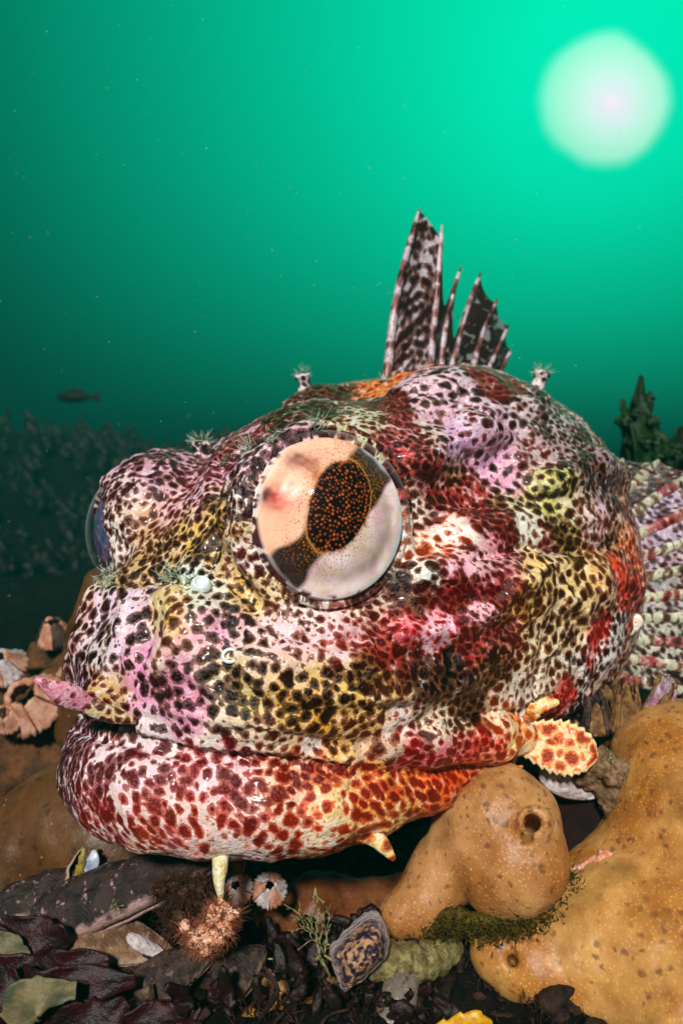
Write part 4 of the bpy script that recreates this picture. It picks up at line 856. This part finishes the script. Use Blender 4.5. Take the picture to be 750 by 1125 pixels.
def mussel(p0, p1, up, wid, dep, mat, label, gap=0, group=None):
    t_ = empty('mussel', (np.asarray(p0) + p1) / 2 - np.array([0, 0, dep]), label, 'mussel', group)
    for sg in (1, -1):
        V, F = valve(np.asarray(p0, float) + np.asarray(up) * sg * .5, np.asarray(p1, float) + np.asarray(norm(up)) * gap * sg, up, wid, dep, sg, rib=.9, seed=int(abs(p0[0])) + sg + 2); mk('valve', V, F, mat, t_, flts={'rim': RIM[len(V)]})
    return t_
mussel(P(38, 1016, 800), P(262, 930, 800), (.25, -.55, 1), 36, 26, M_mus, 'long dark mussel lying under the front of the fish jaw', 2)
m2 = mussel(P(-4, 1002, 830), P(128, 952, 850), (.2, -.5, 1), 26, 17, M_mus, 'dark mussel with a pink worn edge at the left, behind the long one', 3)
t_ = empty('mussel', P(100, 985, 850), 'upright open mussel showing a blue lining between yellow lips, beside the long dark mussel', 'mussel')
for sg, mt in ((1, M_lip), (-1, M_mus2)):
    V, F = valve(P(84, 982, 845) + np.array([sg * 3, 0, 0]), P(98 + sg * 5, 932, 850) + np.array([sg * 4, 0, 0]), (1, -.15, 0), 20, 9, sg, taper=.8, rib=.5, seed=4); mk('valve', V, F, mt, t_, flts={'rim': RIM[len(V)]})
V, F, _a, _b = leaf([P(94, 984, 836), P(96, 965, 832), P(102, 946, 832), P(103, 934, 838)], [3, 7, 8, 2], 3, (0, -1, 0), res=30, m=12); mk('shell_lining', V, F, M_nacre, t_)
V, F, _a, _b = leaf([P(86, 984, 834), P(84, 966, 830), P(90, 948, 830), P(92, 930, 836)], [2, 4, 5, 2], 4, (0, -1, 0), res=40, m=12, teeth=5, amp=.5); mk('mantle_lip', V, F, M_lip, t_)
t_ = mussel(P(270, 945, 880), P(112, 958, 860), (0, -.4, 1), 26, 22, M_mus2, 'tan mussel wedged behind the long dark mussel, against the jaw', 1)
lowm = [((60, 1022, 780), (190, 1046, 770), 30, 12, M_mus2, 'flat orange brown mussel below the long dark mussel'),
        ((150, 1092, 740), (240, 1040, 760), 24, 22, M_dark, 'dark mussel in the rubble left of the pale knobbly stalk'),
        ((238, 1085, 750), (292, 1042, 770), 24, 20, M_dark, 'short dark shell behind the hairy clump, left of the sprig'),
        ((-10, 1040, 760), (52, 1062, 770), 16, 8, M_pale, 'greyish broken shell under the red seaweed'),
        ((-8, 900, 960), (34, 925, 950), 22, 16, M_pale, 'pale whitish shell at the left edge behind the brown sponge'),
        ((100, 1150, 700), (190, 1105, 720), 26, 20, M_dark, 'dark mussel at the bottom edge near the red seaweed')]
for a, b, w_, d_, mt, lb in lowm: mussel(P(*a), P(*b), (.1, -.6, 1), w_, d_, mt, lb)
V, F = valve(P(592, 846, 900), P(662, 872, 900), (-.1, -1, .45), 21, 12, 1, taper=.7, rib=.7); mk('shell_fragment', V, F, M_pale, label='white ribbed shell fragment beneath the leaf shaped jaw flap', cat='shell')
V, F = valve(P(140, 1030, 768), P(186, 1052, 760), (-.1, -.5, 1), 7, 4, 1, taper=.7, rib=.4); mk('shell_fragment', V, F, M_pale, label='thin white shell sliver below the long dark mussel', cat='shell')
lump('crusted_rock', [(0, 1, chain([(640, 858, 890, 12), (660, 846, 885, 19), (680, 850, 885, 15), (670, 876, 882, 12), (668, 900, 880, 8)], 14))], 3.2, mat_plain('crusted_rock', (70, 50, 26), (150, 120, 90), 14, .8, 1.0, 7, 4), 7, 16, 12, label='knobbly brown crusted rock to the right of the leaf shaped flap', cat='rock')
lump('pink_crust', [(0, 1, chain([(622, 968, 830, 6), (642, 958, 826, 8), (664, 940, 824, 7)], 8))], 2.4, mat_plain('pink_crust', (214, 120, 70), (226, 180, 160), 8, .7, .9, 5, 3), 4, 9, 13, label='pink and orange crust on the rim of the large amber sponge', cat='crust')
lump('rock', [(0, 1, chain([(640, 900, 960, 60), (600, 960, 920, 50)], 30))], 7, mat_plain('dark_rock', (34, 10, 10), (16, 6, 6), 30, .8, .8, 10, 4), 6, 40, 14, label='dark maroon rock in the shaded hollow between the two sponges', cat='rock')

# limpet-like shell, worm tubes, stalks
def mat_limpet():
    m_, t = newmat('limpet_shell'); v = coord(t)
    a = t.mix(t.sstep(noise(t, v, 13, 4.0, .6), .46, .54), l4((46, 30, 62)), l4((196, 150, 110)))
    a = t.mix(t.sstep(vor(t, v, 7), .5, .25), a, l4((40, 26, 50)))
    rim = attr(t, 'rim', 'Fac'); a = t.mix(t.sstep(t.math('ADD', rim, t.math('MULTIPLY', noise(t, v, 8, 3.0), .5)), .98, 1.22), a, l4((176, 160, 160)))
    finish(t, a, .55, t.math('ADD', noise(t, v, 4, 6.0, .7), vor(t, v, 6)), .8, 3); return m_
c0 = P(396, 1044, 735); outl = [P(409, 1004, 762), P(420, 1013, 752), P(428, 1034, 748), (P(424, 1052, 742)), P(408, 1068, 738), P(390, 1084, 736), P(374, 1092, 738), P(369, 1072, 740), P(362, 1048, 745), P(372, 1034, 750), P(386, 1020, 757), P(399, 1008, 762)]
nseg = 72; oc = catmull(outl + outl[:1], nseg + 1)[:nseg]; apex = P(398, 1040, 712); nr = 26; V = []
for k in range(nr):
    f = k / (nr - 1); V.append(apex * (1 - f) + oc * f + (np.array([0, -1, .2]) * 13 * math.sin(math.pi * f) * .9))
V = np.concatenate(V); a_ = np.tile(np.arange(nseg), nr); f_ = np.repeat(np.linspace(0, 1, nr), nseg)
V = V + np.array([0, -1, 0]) * (1.3 * np.sin(a_ * 1.2) * f_ + 2.6 * fbm(V, 9, 3, 4))[:, None]
i = np.arange(nr - 1)[:, None] * nseg; j = np.arange(nseg)[None]; k = (j + 1) % nseg
F = np.stack([i + j, i + k, i + nseg + k, i + nseg + j], -1).reshape(-1, 4)
bk = V[-nseg:] + np.array([0, 8, 0]); V2 = np.concatenate([V, bk]); i = (nr - 1) * nseg; F = np.concatenate([F, np.stack([i + j[0], i + k[0], i + nseg + k[0], i + nseg + j[0]], -1)])
mk('limpet', V2, F, mat_limpet(), flts={'rim': np.concatenate([f_, np.ones(nseg)])}, label='purple and cream limpet shell with a worn white rim, at the bottom centre', cat='limpet')
M_tube = mat_shell('worm_tube', (96, 84, 46), (150, 138, 84), (50, 40, 24), 10)
def ringtube(name, pts, r, mat, label, cat, ringn=0, seed=0, res=70, open_=False):
    C = catmull(pts, res); w = np.interp(np.linspace(0, 1, res), np.linspace(0, 1, len(r)), r) * (1 + (.07 * np.sin(np.linspace(0, ringn, res))))
    V, F = etube(C, w, seg=24); V = V + .9 * fbm(V, 9, 3, seed)[:, None]; return mk(name, V, F, mat, label=label, cat=cat)
ringtube('worm_tube', [P(396, 1052, 778), P(425, 1056, 770), (P(450, 1058, 775)), P(478, 1052, 790), P(500, 1040, 810)], [18, 20, 20, 18, 12], M_tube, 'wrinkled olive worm tube to the right of the limpet', 'worm tube', 50)
M_stalk = mat_sponge('pale_stalk', (120, 112, 106), (160, 150, 140), (50, 44, 44), 8., .1)
ringtube('pale_stalk', [P(448, 1050, 785), P(444, 1070, 770), P(438, 1095, 745), P(430, 1130, 730), P(425, 1190, 715)], [6, 16, 19, 20, 21], M_stalk, 'pale grey dotted stalk rising from the bottom edge below the worm tube', 'sponge', 0)
M_st2 = mat_sponge('tan_stalk', (140, 104, 66), (170, 134, 92), (60, 40, 30), 7., .1)
ringtube('tan_stalk', [P(284, 1072, 776), P(292, 1073, 770), P(304, 1080, 764), P(312, 1100, 752), P(318, 1190, 735)], [2, 9, 8, 9, 13], M_st2, 'small tan stalk with brown dots, left of the limpet', 'sponge', 0)
ringtube('tan_stalk', [P(356, 1068, 768), P(360, 1078, 760), P(366, 1095, 750), P(370, 1190, 735)], [2, 7, 9, 13], M_st2, 'small brown stalk just under the left tip of the limpet', 'sponge', 0)
M_yel = mat_plain('yellow_growth', (226, 190, 30), (200, 130, 20), 10, .4, .5)
V, F, _a, _b = leaf([P(470, 1136, 700), P(500, 1127, 695), P(522, 1119, 692), P(540, 1125, 695)], [4, 9, 7, 2], 6, (0, -1, .3), teeth=4, amp=.4, res=40, m=14); mk('anemone', V, F, M_yel, label='small yellow frilly growth at the bottom edge under the amber sponge', cat='anemone')

sprig(P(628, 962, 818), (-.3, -.3, .8), 9, 'tiny sprig on the pink crust beside the shaded hollow', 8, .9, 3); sprig(P(664, 842, 868), (.2, -.2, .9), 8, 'tiny sprig on top of the knobbly crusted rock', 9, .9, 3)
r_ = np.random.default_rng(17); parts = []
for k in range(420):
    y = r_.uniform(700, 960); x_ = r_.uniform(-420, 120); b_ = np.array([x_, y, bed_z(x_, y) + r_.uniform(0, 16)]); w_ = r_.uniform(4, 15)
    parts.append(blade([b_, b_ + r_.normal(0, .5, 3) * w_ + np.array([0, -2, w_ * .8]), b_ + r_.normal(0, .8, 3) * w_ + np.array([0, -3, w_ * 1.7])], [w_ * .3, w_ * .6, w_ * .15], k, .5, th=6))
V, F = join(parts); V[:, 1] += 0; mk('leaf_litter', V, F, M_litter, label='small dark maroon seaweed scraps lying between the mussels and under the jaw', cat='seaweed', kind='stuff')
# barnacles
M_barn = mat_shell('barnacle_plate', (96, 60, 26), (150, 110, 60), (190, 160, 120), 12)
M_barnp = mat_shell('purple_plate', (150, 90, 120), (206, 180, 196), (236, 226, 230), 18)
M_barnl = mat_plain('beige_plate', (176, 116, 84), (206, 160, 140), 16, .7, .7)
def barnacle(c, up, r, h, mats, label, n_=6, seed=0, group=None, open_=.5, peak=.35):
    d, a1, a2 = frame(up, (.3, 1, .1)); t_ = empty('barnacle', c, label, 'barnacle', group); r_ = np.random.default_rng(seed)
    for k in range(n_):
        A0, A1 = 2 * np.pi * k / n_, 2 * np.pi * (k + 1) / n_; nu, nv = 12, 9; g_ = np.zeros((nu, nv, 3)); hk = h * r_.uniform(.8, 1.12)
        for q in range(nu):
            f = q / (nu - 1); an = A0 + (A1 - A0) * (.03 + .94 * f)
            for w in range(nv):
                v_ = w / (nv - 1); rr = r * (1 - (1 - open_) * v_ ** .8) * (1 + .055 * math.cos(f * 6 * math.pi) * (1 - v_ * .5)); hh = hk * v_ * (1 - peak * abs(2 * f - 1) ** 1.3 * v_)
                g_[q, w] = c + d * hh + (a1 * math.cos(an) + a2 * math.sin(an)) * rr
        V, F = sheet(g_, r * .16); V = V + (r * .03) * fbm(V, r * .5, 3, seed + k)[:, None]; mk('plate', V, F, mats[k % len(mats)], t_)
    return t_
bs = [((655, 800, 985), (-.1, -.2, 1), 22, 52, [M_barn, M_dark], 'brown ribbed barnacle nearest the gill cover edge'), ((688, 800, 970), (-.1, -.25, 1), 24, 66, [M_barn], 'tall brown ribbed barnacle left of the purple tipped one'),
      ((714, 806, 955), (.25, -.2, 1), 23, 78, [M_barn, M_barnp], 'barnacle with a white and purple pointed plate at the right'), ((744, 812, 955), (.2, -.2, 1), 22, 54, [M_barn], 'brown ribbed barnacle at the right edge'),
      ((668, 775, 1040), (-.2, -.2, 1), 20, 42, [M_barn, M_dark], 'dark barnacle tucked against the lower gill cover'), ((635, 815, 1010), (-.2, -.3, 1), 20, 40, [M_barn, M_dark], 'dark brown barnacle above the leaf shaped flap')]
for k, b in enumerate(bs): barnacle(P(*b[0]), b[1], b[2], b[3], b[4], b[5], seed=k + 3, group='brown barnacles behind the gill cover', peak=.30, open_=.5)
lb = [((40, 775, 1180), (-.2, -.6, .5), 52, 48, [M_barnl], 'large beige barnacle in the cluster left of the snout'), ((8, 735, 1230), (-.1, -.6, .6), 36, 40, [M_barnl, M_pale], 'greyish beige barnacle at the left edge of the cluster'),
      ((85, 745, 1230), (.1, -.6, .6), 34, 50, [M_barnl], 'orange beige barnacle with a bright tip close to the snout'), ((62, 700, 1330), (0, -.5, .8), 34, 40, [M_barnl, M_dark], 'brownish barnacle on top of the cluster left of the snout'),
      ((10, 790, 1150), (0, -.6, .5), 26, 26, [M_barnl], 'small beige barnacle low in the cluster at the left edge')]
lump('rock', [(0, 1, chain([(-60, 850, 1300, 95), (20, 830, 1300, 85), (90, 800, 1330, 80), (70, 745, 1400, 45)], 50))], 9, mat_plain('reef_rock', (60, 44, 30), (112, 70, 40), 40, .8, .9, 14, 6), 14, 60, 15, label='brown rock carrying the beige barnacles left of the snout', cat='rock')
for k, b in enumerate(lb): barnacle(P(*b[0]), b[1], b[2], b[3], b[4], b[5], seed=k + 23, group='beige barnacles left of the snout', peak=.12, open_=.38)
barnacle(P(262, 978, 800), (-.1, -.6, .6), 16, 18, [M_pale, M_barnl], 'small grey barnacle below the jaw, right of the chin barbel', seed=41, open_=.3); barnacle(P(296, 978, 805), (.1, -.6, .6), 19, 20, [M_pale, M_barnl], 'small pinkish barnacle below the jaw, nearest the dim brown sponge', seed=42, open_=.25)

# hairy clumps, sprigs, weeds
M_hc = mat_plain('brown_hair', (160, 96, 68), (110, 64, 46), 10, .6); M_hd = mat_plain('dark_hair', (80, 52, 36), (44, 28, 20), 10, .6)
M_peach = mat_plain('peach_flesh', (214, 140, 104), (236, 190, 160), 10, .4, .6)
def clump(pts, mat, hm, nh, L, label, seed, name='hydroid_clump', cat='hydroid'):
    t_ = empty(name, P(*pts[0][:3]) - np.array([0, 0, pts[0][3]]), label, cat)
    V, F, N_ = surface([(0, 1, chain(pts + pts[-1:], 3))], 2.2); V = V + N_ * (4.5 * fbm(V, 9, 3, seed))[:, None]; mk('flesh', V, F, mat, t_)
    r_ = np.random.default_rng(seed); i = r_.choice(len(V), nh); V2, F2 = hairs(V[i], N_[i] * .8 + np.array([0, -.2, .15]), L, .38, seed, .7); o = mk('hair', V2, F2, hm, t_); o['kind'] = 'stuff'
clump([(246, 992, 722, 6), (256, 1002, 718, 8), (240, 1010, 715, 12), (248, 1024, 712, 8), (226, 1028, 712, 11), (212, 1034, 712, 6), (230, 1042, 710, 8), (205, 1020, 716, 5)], M_peach, M_hc, 1300, 8.5, 'hairy pinkish brown clump touched by the chin barbel', 3)
clump([(172, 980, 760, 4), (190, 972, 755, 6), (205, 978, 750, 7), (222, 972, 748, 6), (218, 990, 745, 8), (200, 996, 745, 5)], M_hd, M_hd, 1100, 15, 'dark hairy clump on the right end of the long mussel', 4)
clump([(196, 1008, 745, 12), (190, 1022, 745, 8)], M_hd, M_hd, 350, 15, 'small dark bristly clump below the long mussel', 6)
sprig(P(362, 1072, 742), (-.5, -.1, .9), 22, 'branching olive sprig left of the limpet', 1, 1.7, 5); sprig(P(372, 1058, 745), (-.8, -.1, .5), 18, 'short tangled sprig against the limpet edge', 2, 1.5, 4)
sprig(P(342, 988, 800), (.3, -.1, .9), 14, 'tiny sprig standing on the dim brown sponge', 3, 1.4, 3); sprig(P(285, 1050, 775), (.9, -.1, -.1), 20, 'thin creeping sprig right of the short dark shell', 5, 1.2, 3)
sprig(P(120, 1000, 770), (.4, -.3, .5), 12, 'tiny sprig on the side of the long mussel', 7, 1.1, 3)
# green turf in the seam between the sponges
M_turf = mat_plain('green_turf', (96, 78, 20), (44, 42, 12), 8, .8, .8)
seam = catmull([P(470, 1028, 800), P(500, 1018, 780), P(530, 1022, 768), P(565, 1020, 765), (P(600, 1004, 775)), P(628, 985, 790), P(634, 968, 800)], 60)
r_ = np.random.default_rng(8); Q2 = seam[r_.integers(0, 60, 2400)] + r_.normal(0, 1, (2400, 3)) * np.array([7, 9, 4.5]) + np.array([0, 6, -2]); D_ = r_.normal(0, .7, (2400, 3)) + np.array([0, -.6, .35])
V, F = etube(seam + np.array([0, 20, -3]), 11, seg=12); V = V + 3 * fbm(V, 8, 3, 4)[:, None]; Vh, Fh = hairs(Q2, D_, 7.5, .9, 9, .4, 3); Va, Fa = join([(V, F), (Vh, Fh)])
mk('algae_turf', Va, Fa, M_turf, label='dark green algae turf in the seam between the tan lobe and the large amber sponge', cat='algae', kind='stuff')
r_ = np.random.default_rng(61); Q2 = []; D_ = []
for k in range(230):
    y = r_.uniform(600, 1150); x = r_.uniform(-.55, .40) * y; c_ = np.array([x, y, bed_z(x, y) + 3]); m_n = r_.integers(8, 40); Q2.append(c_ + r_.normal(0, 1, (m_n, 3)) * np.array([11, 11, 3])); D_.append(r_.normal(0, .55, (m_n, 3)) + np.array([0, -.2, .9]))
Q2 = np.concatenate(Q2); D_ = np.concatenate(D_); V, F = hairs(Q2, D_, 13, .8, 9, .4, 4)
mk('bed_turf', V, F, mat_plain('brown_turf', (84, 56, 30), (50, 24, 22), 30, .8), label='short brown and maroon turf growing among the rubble', cat='algae', kind='stuff')
# red seaweed
t_ = empty('red_seaweed', P(70, 1125, 720), 'dark red leafy seaweed filling the lower left corner', 'seaweed')
for k, (pts, w) in enumerate([([(2, 1010, 760), (30, 1025, 752), (60, 1035, 748), (68, 1046, 748)], [4, 16, 20, 4]), ([(-20, 1060, 730), (30, 1075, 722), (80, 1062, 725), (120, 1058, 730)], [10, 22, 18, 6]),
    ([(-30, 1110, 700), (30, 1100, 695), (80, 1085, 700), (150, 1078, 708)], [16, 28, 20, 5]), ([(20, 1160, 680), (60, 1140, 680), (110, 1125, 685), (140, 1100, 695)], [18, 26, 24, 6]), ([(-40, 1050, 760), (-10, 1040, 750), (20, 1052, 745), (50, 1072, 738)], [12, 20, 18, 5]),
    ([(100, 1150, 690), (150, 1128, 690), (190, 1122, 695), (220, 1105, 705)], [12, 18, 16, 3]), ([(60, 1048, 770), (110, 1064, 760), (160, 1060, 758), (200, 1066, 760)], [5, 11, 10, 3]), ([(-20, 1140, 680), (-5, 1110, 680), (8, 1085, 690), (4, 1060, 700)], [14, 22, 16, 5])]):
    V, F = blade([P(*q) for q in pts], w, k + 1); mk('blade', V, F, M_red, t_)
V, F = blade([P(14, 1128, 672), P(28, 1102, 668), P(50, 1092, 668), P(84, 1088, 674)], [16, 20, 13, 7], 31, .18); mk('seaweed_blade', V, F, M_grw, label='torn pale grey green seaweed blade on the red seaweed', cat='seaweed')
V, F = blade([P(-8, 1030, 740), P(14, 1040, 738), P(30, 1056, 735)], [8, 11, 5], 33, .18); mk('seaweed_blade', V, F, M_grw, label='small pale blade under the topmost red seaweed leaf', cat='seaweed')
# kelp at the right, beyond the fan fin
t_ = empty('kelp', P(715, 520, 1700), 'dark green ragged kelp standing behind the fan fin', 'kelp')
for k, (pts, w) in enumerate([([(712, 560), (708, 500), (702, 450), (704, 412)], [30, 40, 26, 6]), ([(716, 560), (694, 490), (686, 460), (683, 438)], [30, 24, 15, 5]), ([(730, 560), (722, 500), (716, 470), (722, 458)], [30, 44, 24, 6]), ([(745, 560), (748, 500), (752, 480), (768, 468)], [30, 50, 34, 8]), ([(690, 540), (690, 500), (687, 470), (680, 462)], [20, 24, 16, 4]), ([(700, 520), (706, 470), (712, 440), (714, 430)], [20, 26, 14, 4]), ([(780, 560), (782, 500), (776, 474), (790, 470)], [30, 50, 30, 6])]):
    V, F = blade([P(a, b, 1700 + 25 * k) for a, b in pts], [q * .8 for q in w], k + 11, .4, th=3); mk('blade', V, F, M_kelp, t_)
r_ = np.random.default_rng(5)
for k in range(46):
    bx, by = [(702, 430), (690, 450), (708, 460), (722, 478), (740, 484), (758, 478), (700, 490), (775, 480)][k % 8]; bx += r_.normal(0, 5); by += r_.uniform(0, 34); dx, dy = r_.normal(0, 8), -r_.uniform(6, 15); y_ = 1680 + r_.uniform(0, 120)
    V, F = blade([P(bx, by, y_), P(bx + dx * .6, by + dy * .5, y_), P(bx + dx, by + dy, y_)], [6, 14, 3], k + 31, .5, th=2.5); mk('leaflet', V, F, M_kelp, t_)
# soft weeds on the far reef
r_ = np.random.default_rng(77)
for k, (x, y, dep, w_, h_, lb) in enumerate(((185, 500, 8200, 130, 60, 'dark weed tuft on the far reef above the far eye'), (275, 486, 8400, 110, 70, 'dark weed tuft on the far reef left of the near eye'), (120, 515, 8000, 120, 44, 'low dark weed tuft on the far reef below the small fish'), (40, 505, 8600, 170, 50, 'dark weed tuft on the far reef at the left edge'))):
    t_ = empty('weed_tuft', P(x, y + 40, dep), lb, 'seaweed', None)
    for q in range(9):
        bx = x + (q - 4) / 9 * w_ * .55; a = P(bx, y + 60, dep + r_.uniform(-60, 60)); ww = dep / 4200; hh = h_ * r_.uniform(.5, 1) * (1 - .10 * abs(q - 4)); tp = P(bx + (q - 4) * w_ * .05 + r_.normal(0, 5), y - hh * .35, dep)
        V, F = blade([a, (a + tp) / 2 + np.array([r_.normal(0, 30), 0, 0]), tp], [26 * ww, 70 * ww, 10 * ww], k * 10 + q, .6, th=8); mk('frond', V, F, M_back, t_)
r_ = np.random.default_rng(21); parts = []
for k in range(520):
    y = r_.uniform(4200, 11500); x = r_.uniform(-.5, .15) * y; b0_ = np.array([x, y, bed_z(x, y) - 20]); hh = r_.uniform(60, 330) * (.6 + y / 14000); ln = r_.normal(0, .3) * hh
    parts.append(blade([b0_, b0_ + np.array([ln * .4, 0, hh * .5]), b0_ + np.array([ln, 0, hh])], [18, r_.uniform(30, 75), 8], k, .6, th=8))
V, F = join(parts); mk('weed_field', V, F, M_back, label='dark blurred weeds covering the far reef', cat='seaweed', kind='stuff')
# rubble of small shell bits and crusts on the near bed
r_ = np.random.default_rng(12); parts = []
ico = [(0, 2, 4), (0, 4, 3), (0, 3, 5), (0, 5, 2), (1, 4, 2), (1, 3, 4), (1, 5, 3), (1, 2, 5)]; bmO = np.array([[-1, 0, 0], [1, 0, 0], [0, -1, 0], [0, 1, 0], [0, 0, -1], [0, 0, 1.]])
import bmesh
bmx = bmesh.new(); bmesh.ops.create_icosphere(bmx, subdivisions=2, radius=1); icoV = np.array([v.co[:] for v in bmx.verts]); icoF = [tuple(v.index for v in f.verts) for f in bmx.faces]; bmx.free()
for k in range(1500):
    y = r_.uniform(540, 1500); x = r_.uniform(-.62, .62) * y; s_ = r_.uniform(2.5, 8) * (1.8 if r_.random() < .10 else 1) * (1 if y < 1100 else 1.4)
    Rm = np.array(Matrix.Rotation(r_.uniform(0, 6.3), 3, Vector(r_.normal(0, 1, 3))).to_3x3()); big_ = s_ > 6
    v6 = icoV * (1 + .75 * vn(icoV + k * 3.1, .55, k))[:, None] if big_ else bmO * r_.uniform(.5, 1.5, (6, 1)); v6 = v6 * s_ * np.array([1, r_.uniform(.4, 1), r_.uniform(.2, .7)])
    parts.append((v6 @ Rm.T + np.array([x, y, bed_z(x, y) + s_ * .3]), icoF if big_ else ico))
for k in range(620):                      # curved shell pieces and twigs, half buried
    y = r_.uniform(560, 1250); x = r_.uniform(-.58, .58) * y; b_ = np.array([x, y, bed_z(x, y) + r_.uniform(0, 9)]); d_ = norm(r_.normal(0, 1, 3) * np.array([1, .7, .45])); l_ = r_.uniform(10, 42)
    if k % 2: parts.append(valve(b_, b_ + d_ * l_, tuple(norm(r_.normal(0, .5, 3) + np.array([0, -.6, .8]))), l_ * r_.uniform(.2, .42), l_ * r_.uniform(.1, .3), 1, taper=r_.uniform(.5, 1), nu=11, nv=8, rib=.5, seed=k, th=1.5))
    else:
        c_ = [b_, b_ + d_ * l_ * .5 + r_.normal(0, .16, 3) * l_, b_ + d_ * l_ + r_.normal(0, .2, 3) * l_]; w_ = r_.uniform(1.2, 4.5); parts.append(etube(c_, [w_, w_ * .9, w_ * .5], seg=6, res=7))
V, F = join(parts); mk('shell_rubble', V, F, mat_plain('rubble', (20, 10, 12), (62, 42, 34), 26, .7, .8, 5, 3), label='dark broken shell and stone rubble covering the bed under the fish', cat='rubble', kind='stuff')  # dark base colours carry the light's fall-off towards the bottom
# small far fish
M_ff = mat_plain('far_fish_skin', (12, 18, 16), (8, 12, 10), 60, .6); dep = 5200; cpt = P(85, 436, dep); s_ = dep / 803; t_ = empty('fish', cpt - np.array([0, 0, 7 * s_]), 'small dark fish swimming far off at the left', 'fish')
V, F = etube([cpt + np.array([q, 0, 0]) * s_ for q in (-23, -18, -8, 4, 14, 19)], np.array([1, 4, 7, 6, 2.5, 1.6]) * s_, np.array([1, 3, 4.5, 4, 1.6, .8]) * s_, nrm=(0, -1, 0), seg=16, res=40); mk('body', V, F, M_ff, t_)
V, F, _a, _b = leaf([cpt + np.array([q, 0, 0]) * s_ for q in (16, 20, 25)], [1.5 * s_, 4 * s_, 6.5 * s_], 4, (0, -1, 0), res=16, m=10); mk('tail_fin', V, F, M_ff, t_)
V, F, _a, _b = leaf([cpt + np.array([-10, 0, 6]) * s_, cpt + np.array([-2, 0, 7.5]) * s_, cpt + np.array([8, 0, 5]) * s_], [1 * s_, 2.5 * s_, .8 * s_], 4, (0, -1, 0), res=16, m=8); mk('dorsal_fin', V, F, M_ff, t_)
r_ = np.random.default_rng(3); parts = []
for k in range(300):
    y = 420 * math.exp(r_.uniform(0, 1.9)); c_ = P(r_.uniform(-20, 770), r_.uniform(-20, 760), y); s_ = r_.uniform(.25, .8) * (y / 800) ** .6
    parts.append((c_ + bmO * s_ * r_.uniform(.6, 1.3, (6, 1)), ico))
V, F = join(parts); mk('floating_particles', V, F, mat_plain('marine_snow', (190, 214, 200), (150, 190, 170), 10), label='tiny pale specks drifting in the green water', cat='particles', kind='stuff')
# ------------------------------------------------------------------ the water's haze
ZLO = float(z_bed.min()) - 4500
HV = np.array([(a, b, c) for a in (-54000, 54000) for b in (-54000, 54000) for c in (ZLO, 2100)], float); HF = [(0, 1, 3, 2), (4, 6, 7, 5), (0, 4, 5, 1), (2, 3, 7, 6), (0, 2, 6, 4), (1, 5, 7, 3)]
m_ = bpy.data.materials.new('haze'); m_.use_nodes = True; t = NT(m_.node_tree)
pv = t.node('ShaderNodeVolumePrincipled', {'Color': (.005, .09, .075, 1), 'Density': .48, 'Anisotropy': .0})
t.nt.links.new(pv.outputs[0], t.node('ShaderNodeOutputMaterial').inputs['Volume'])
hz = mk('haze', HV, HF, m_, smooth=False, kind='stuff', label='green sea water haze filling the whole scene', cat='haze')
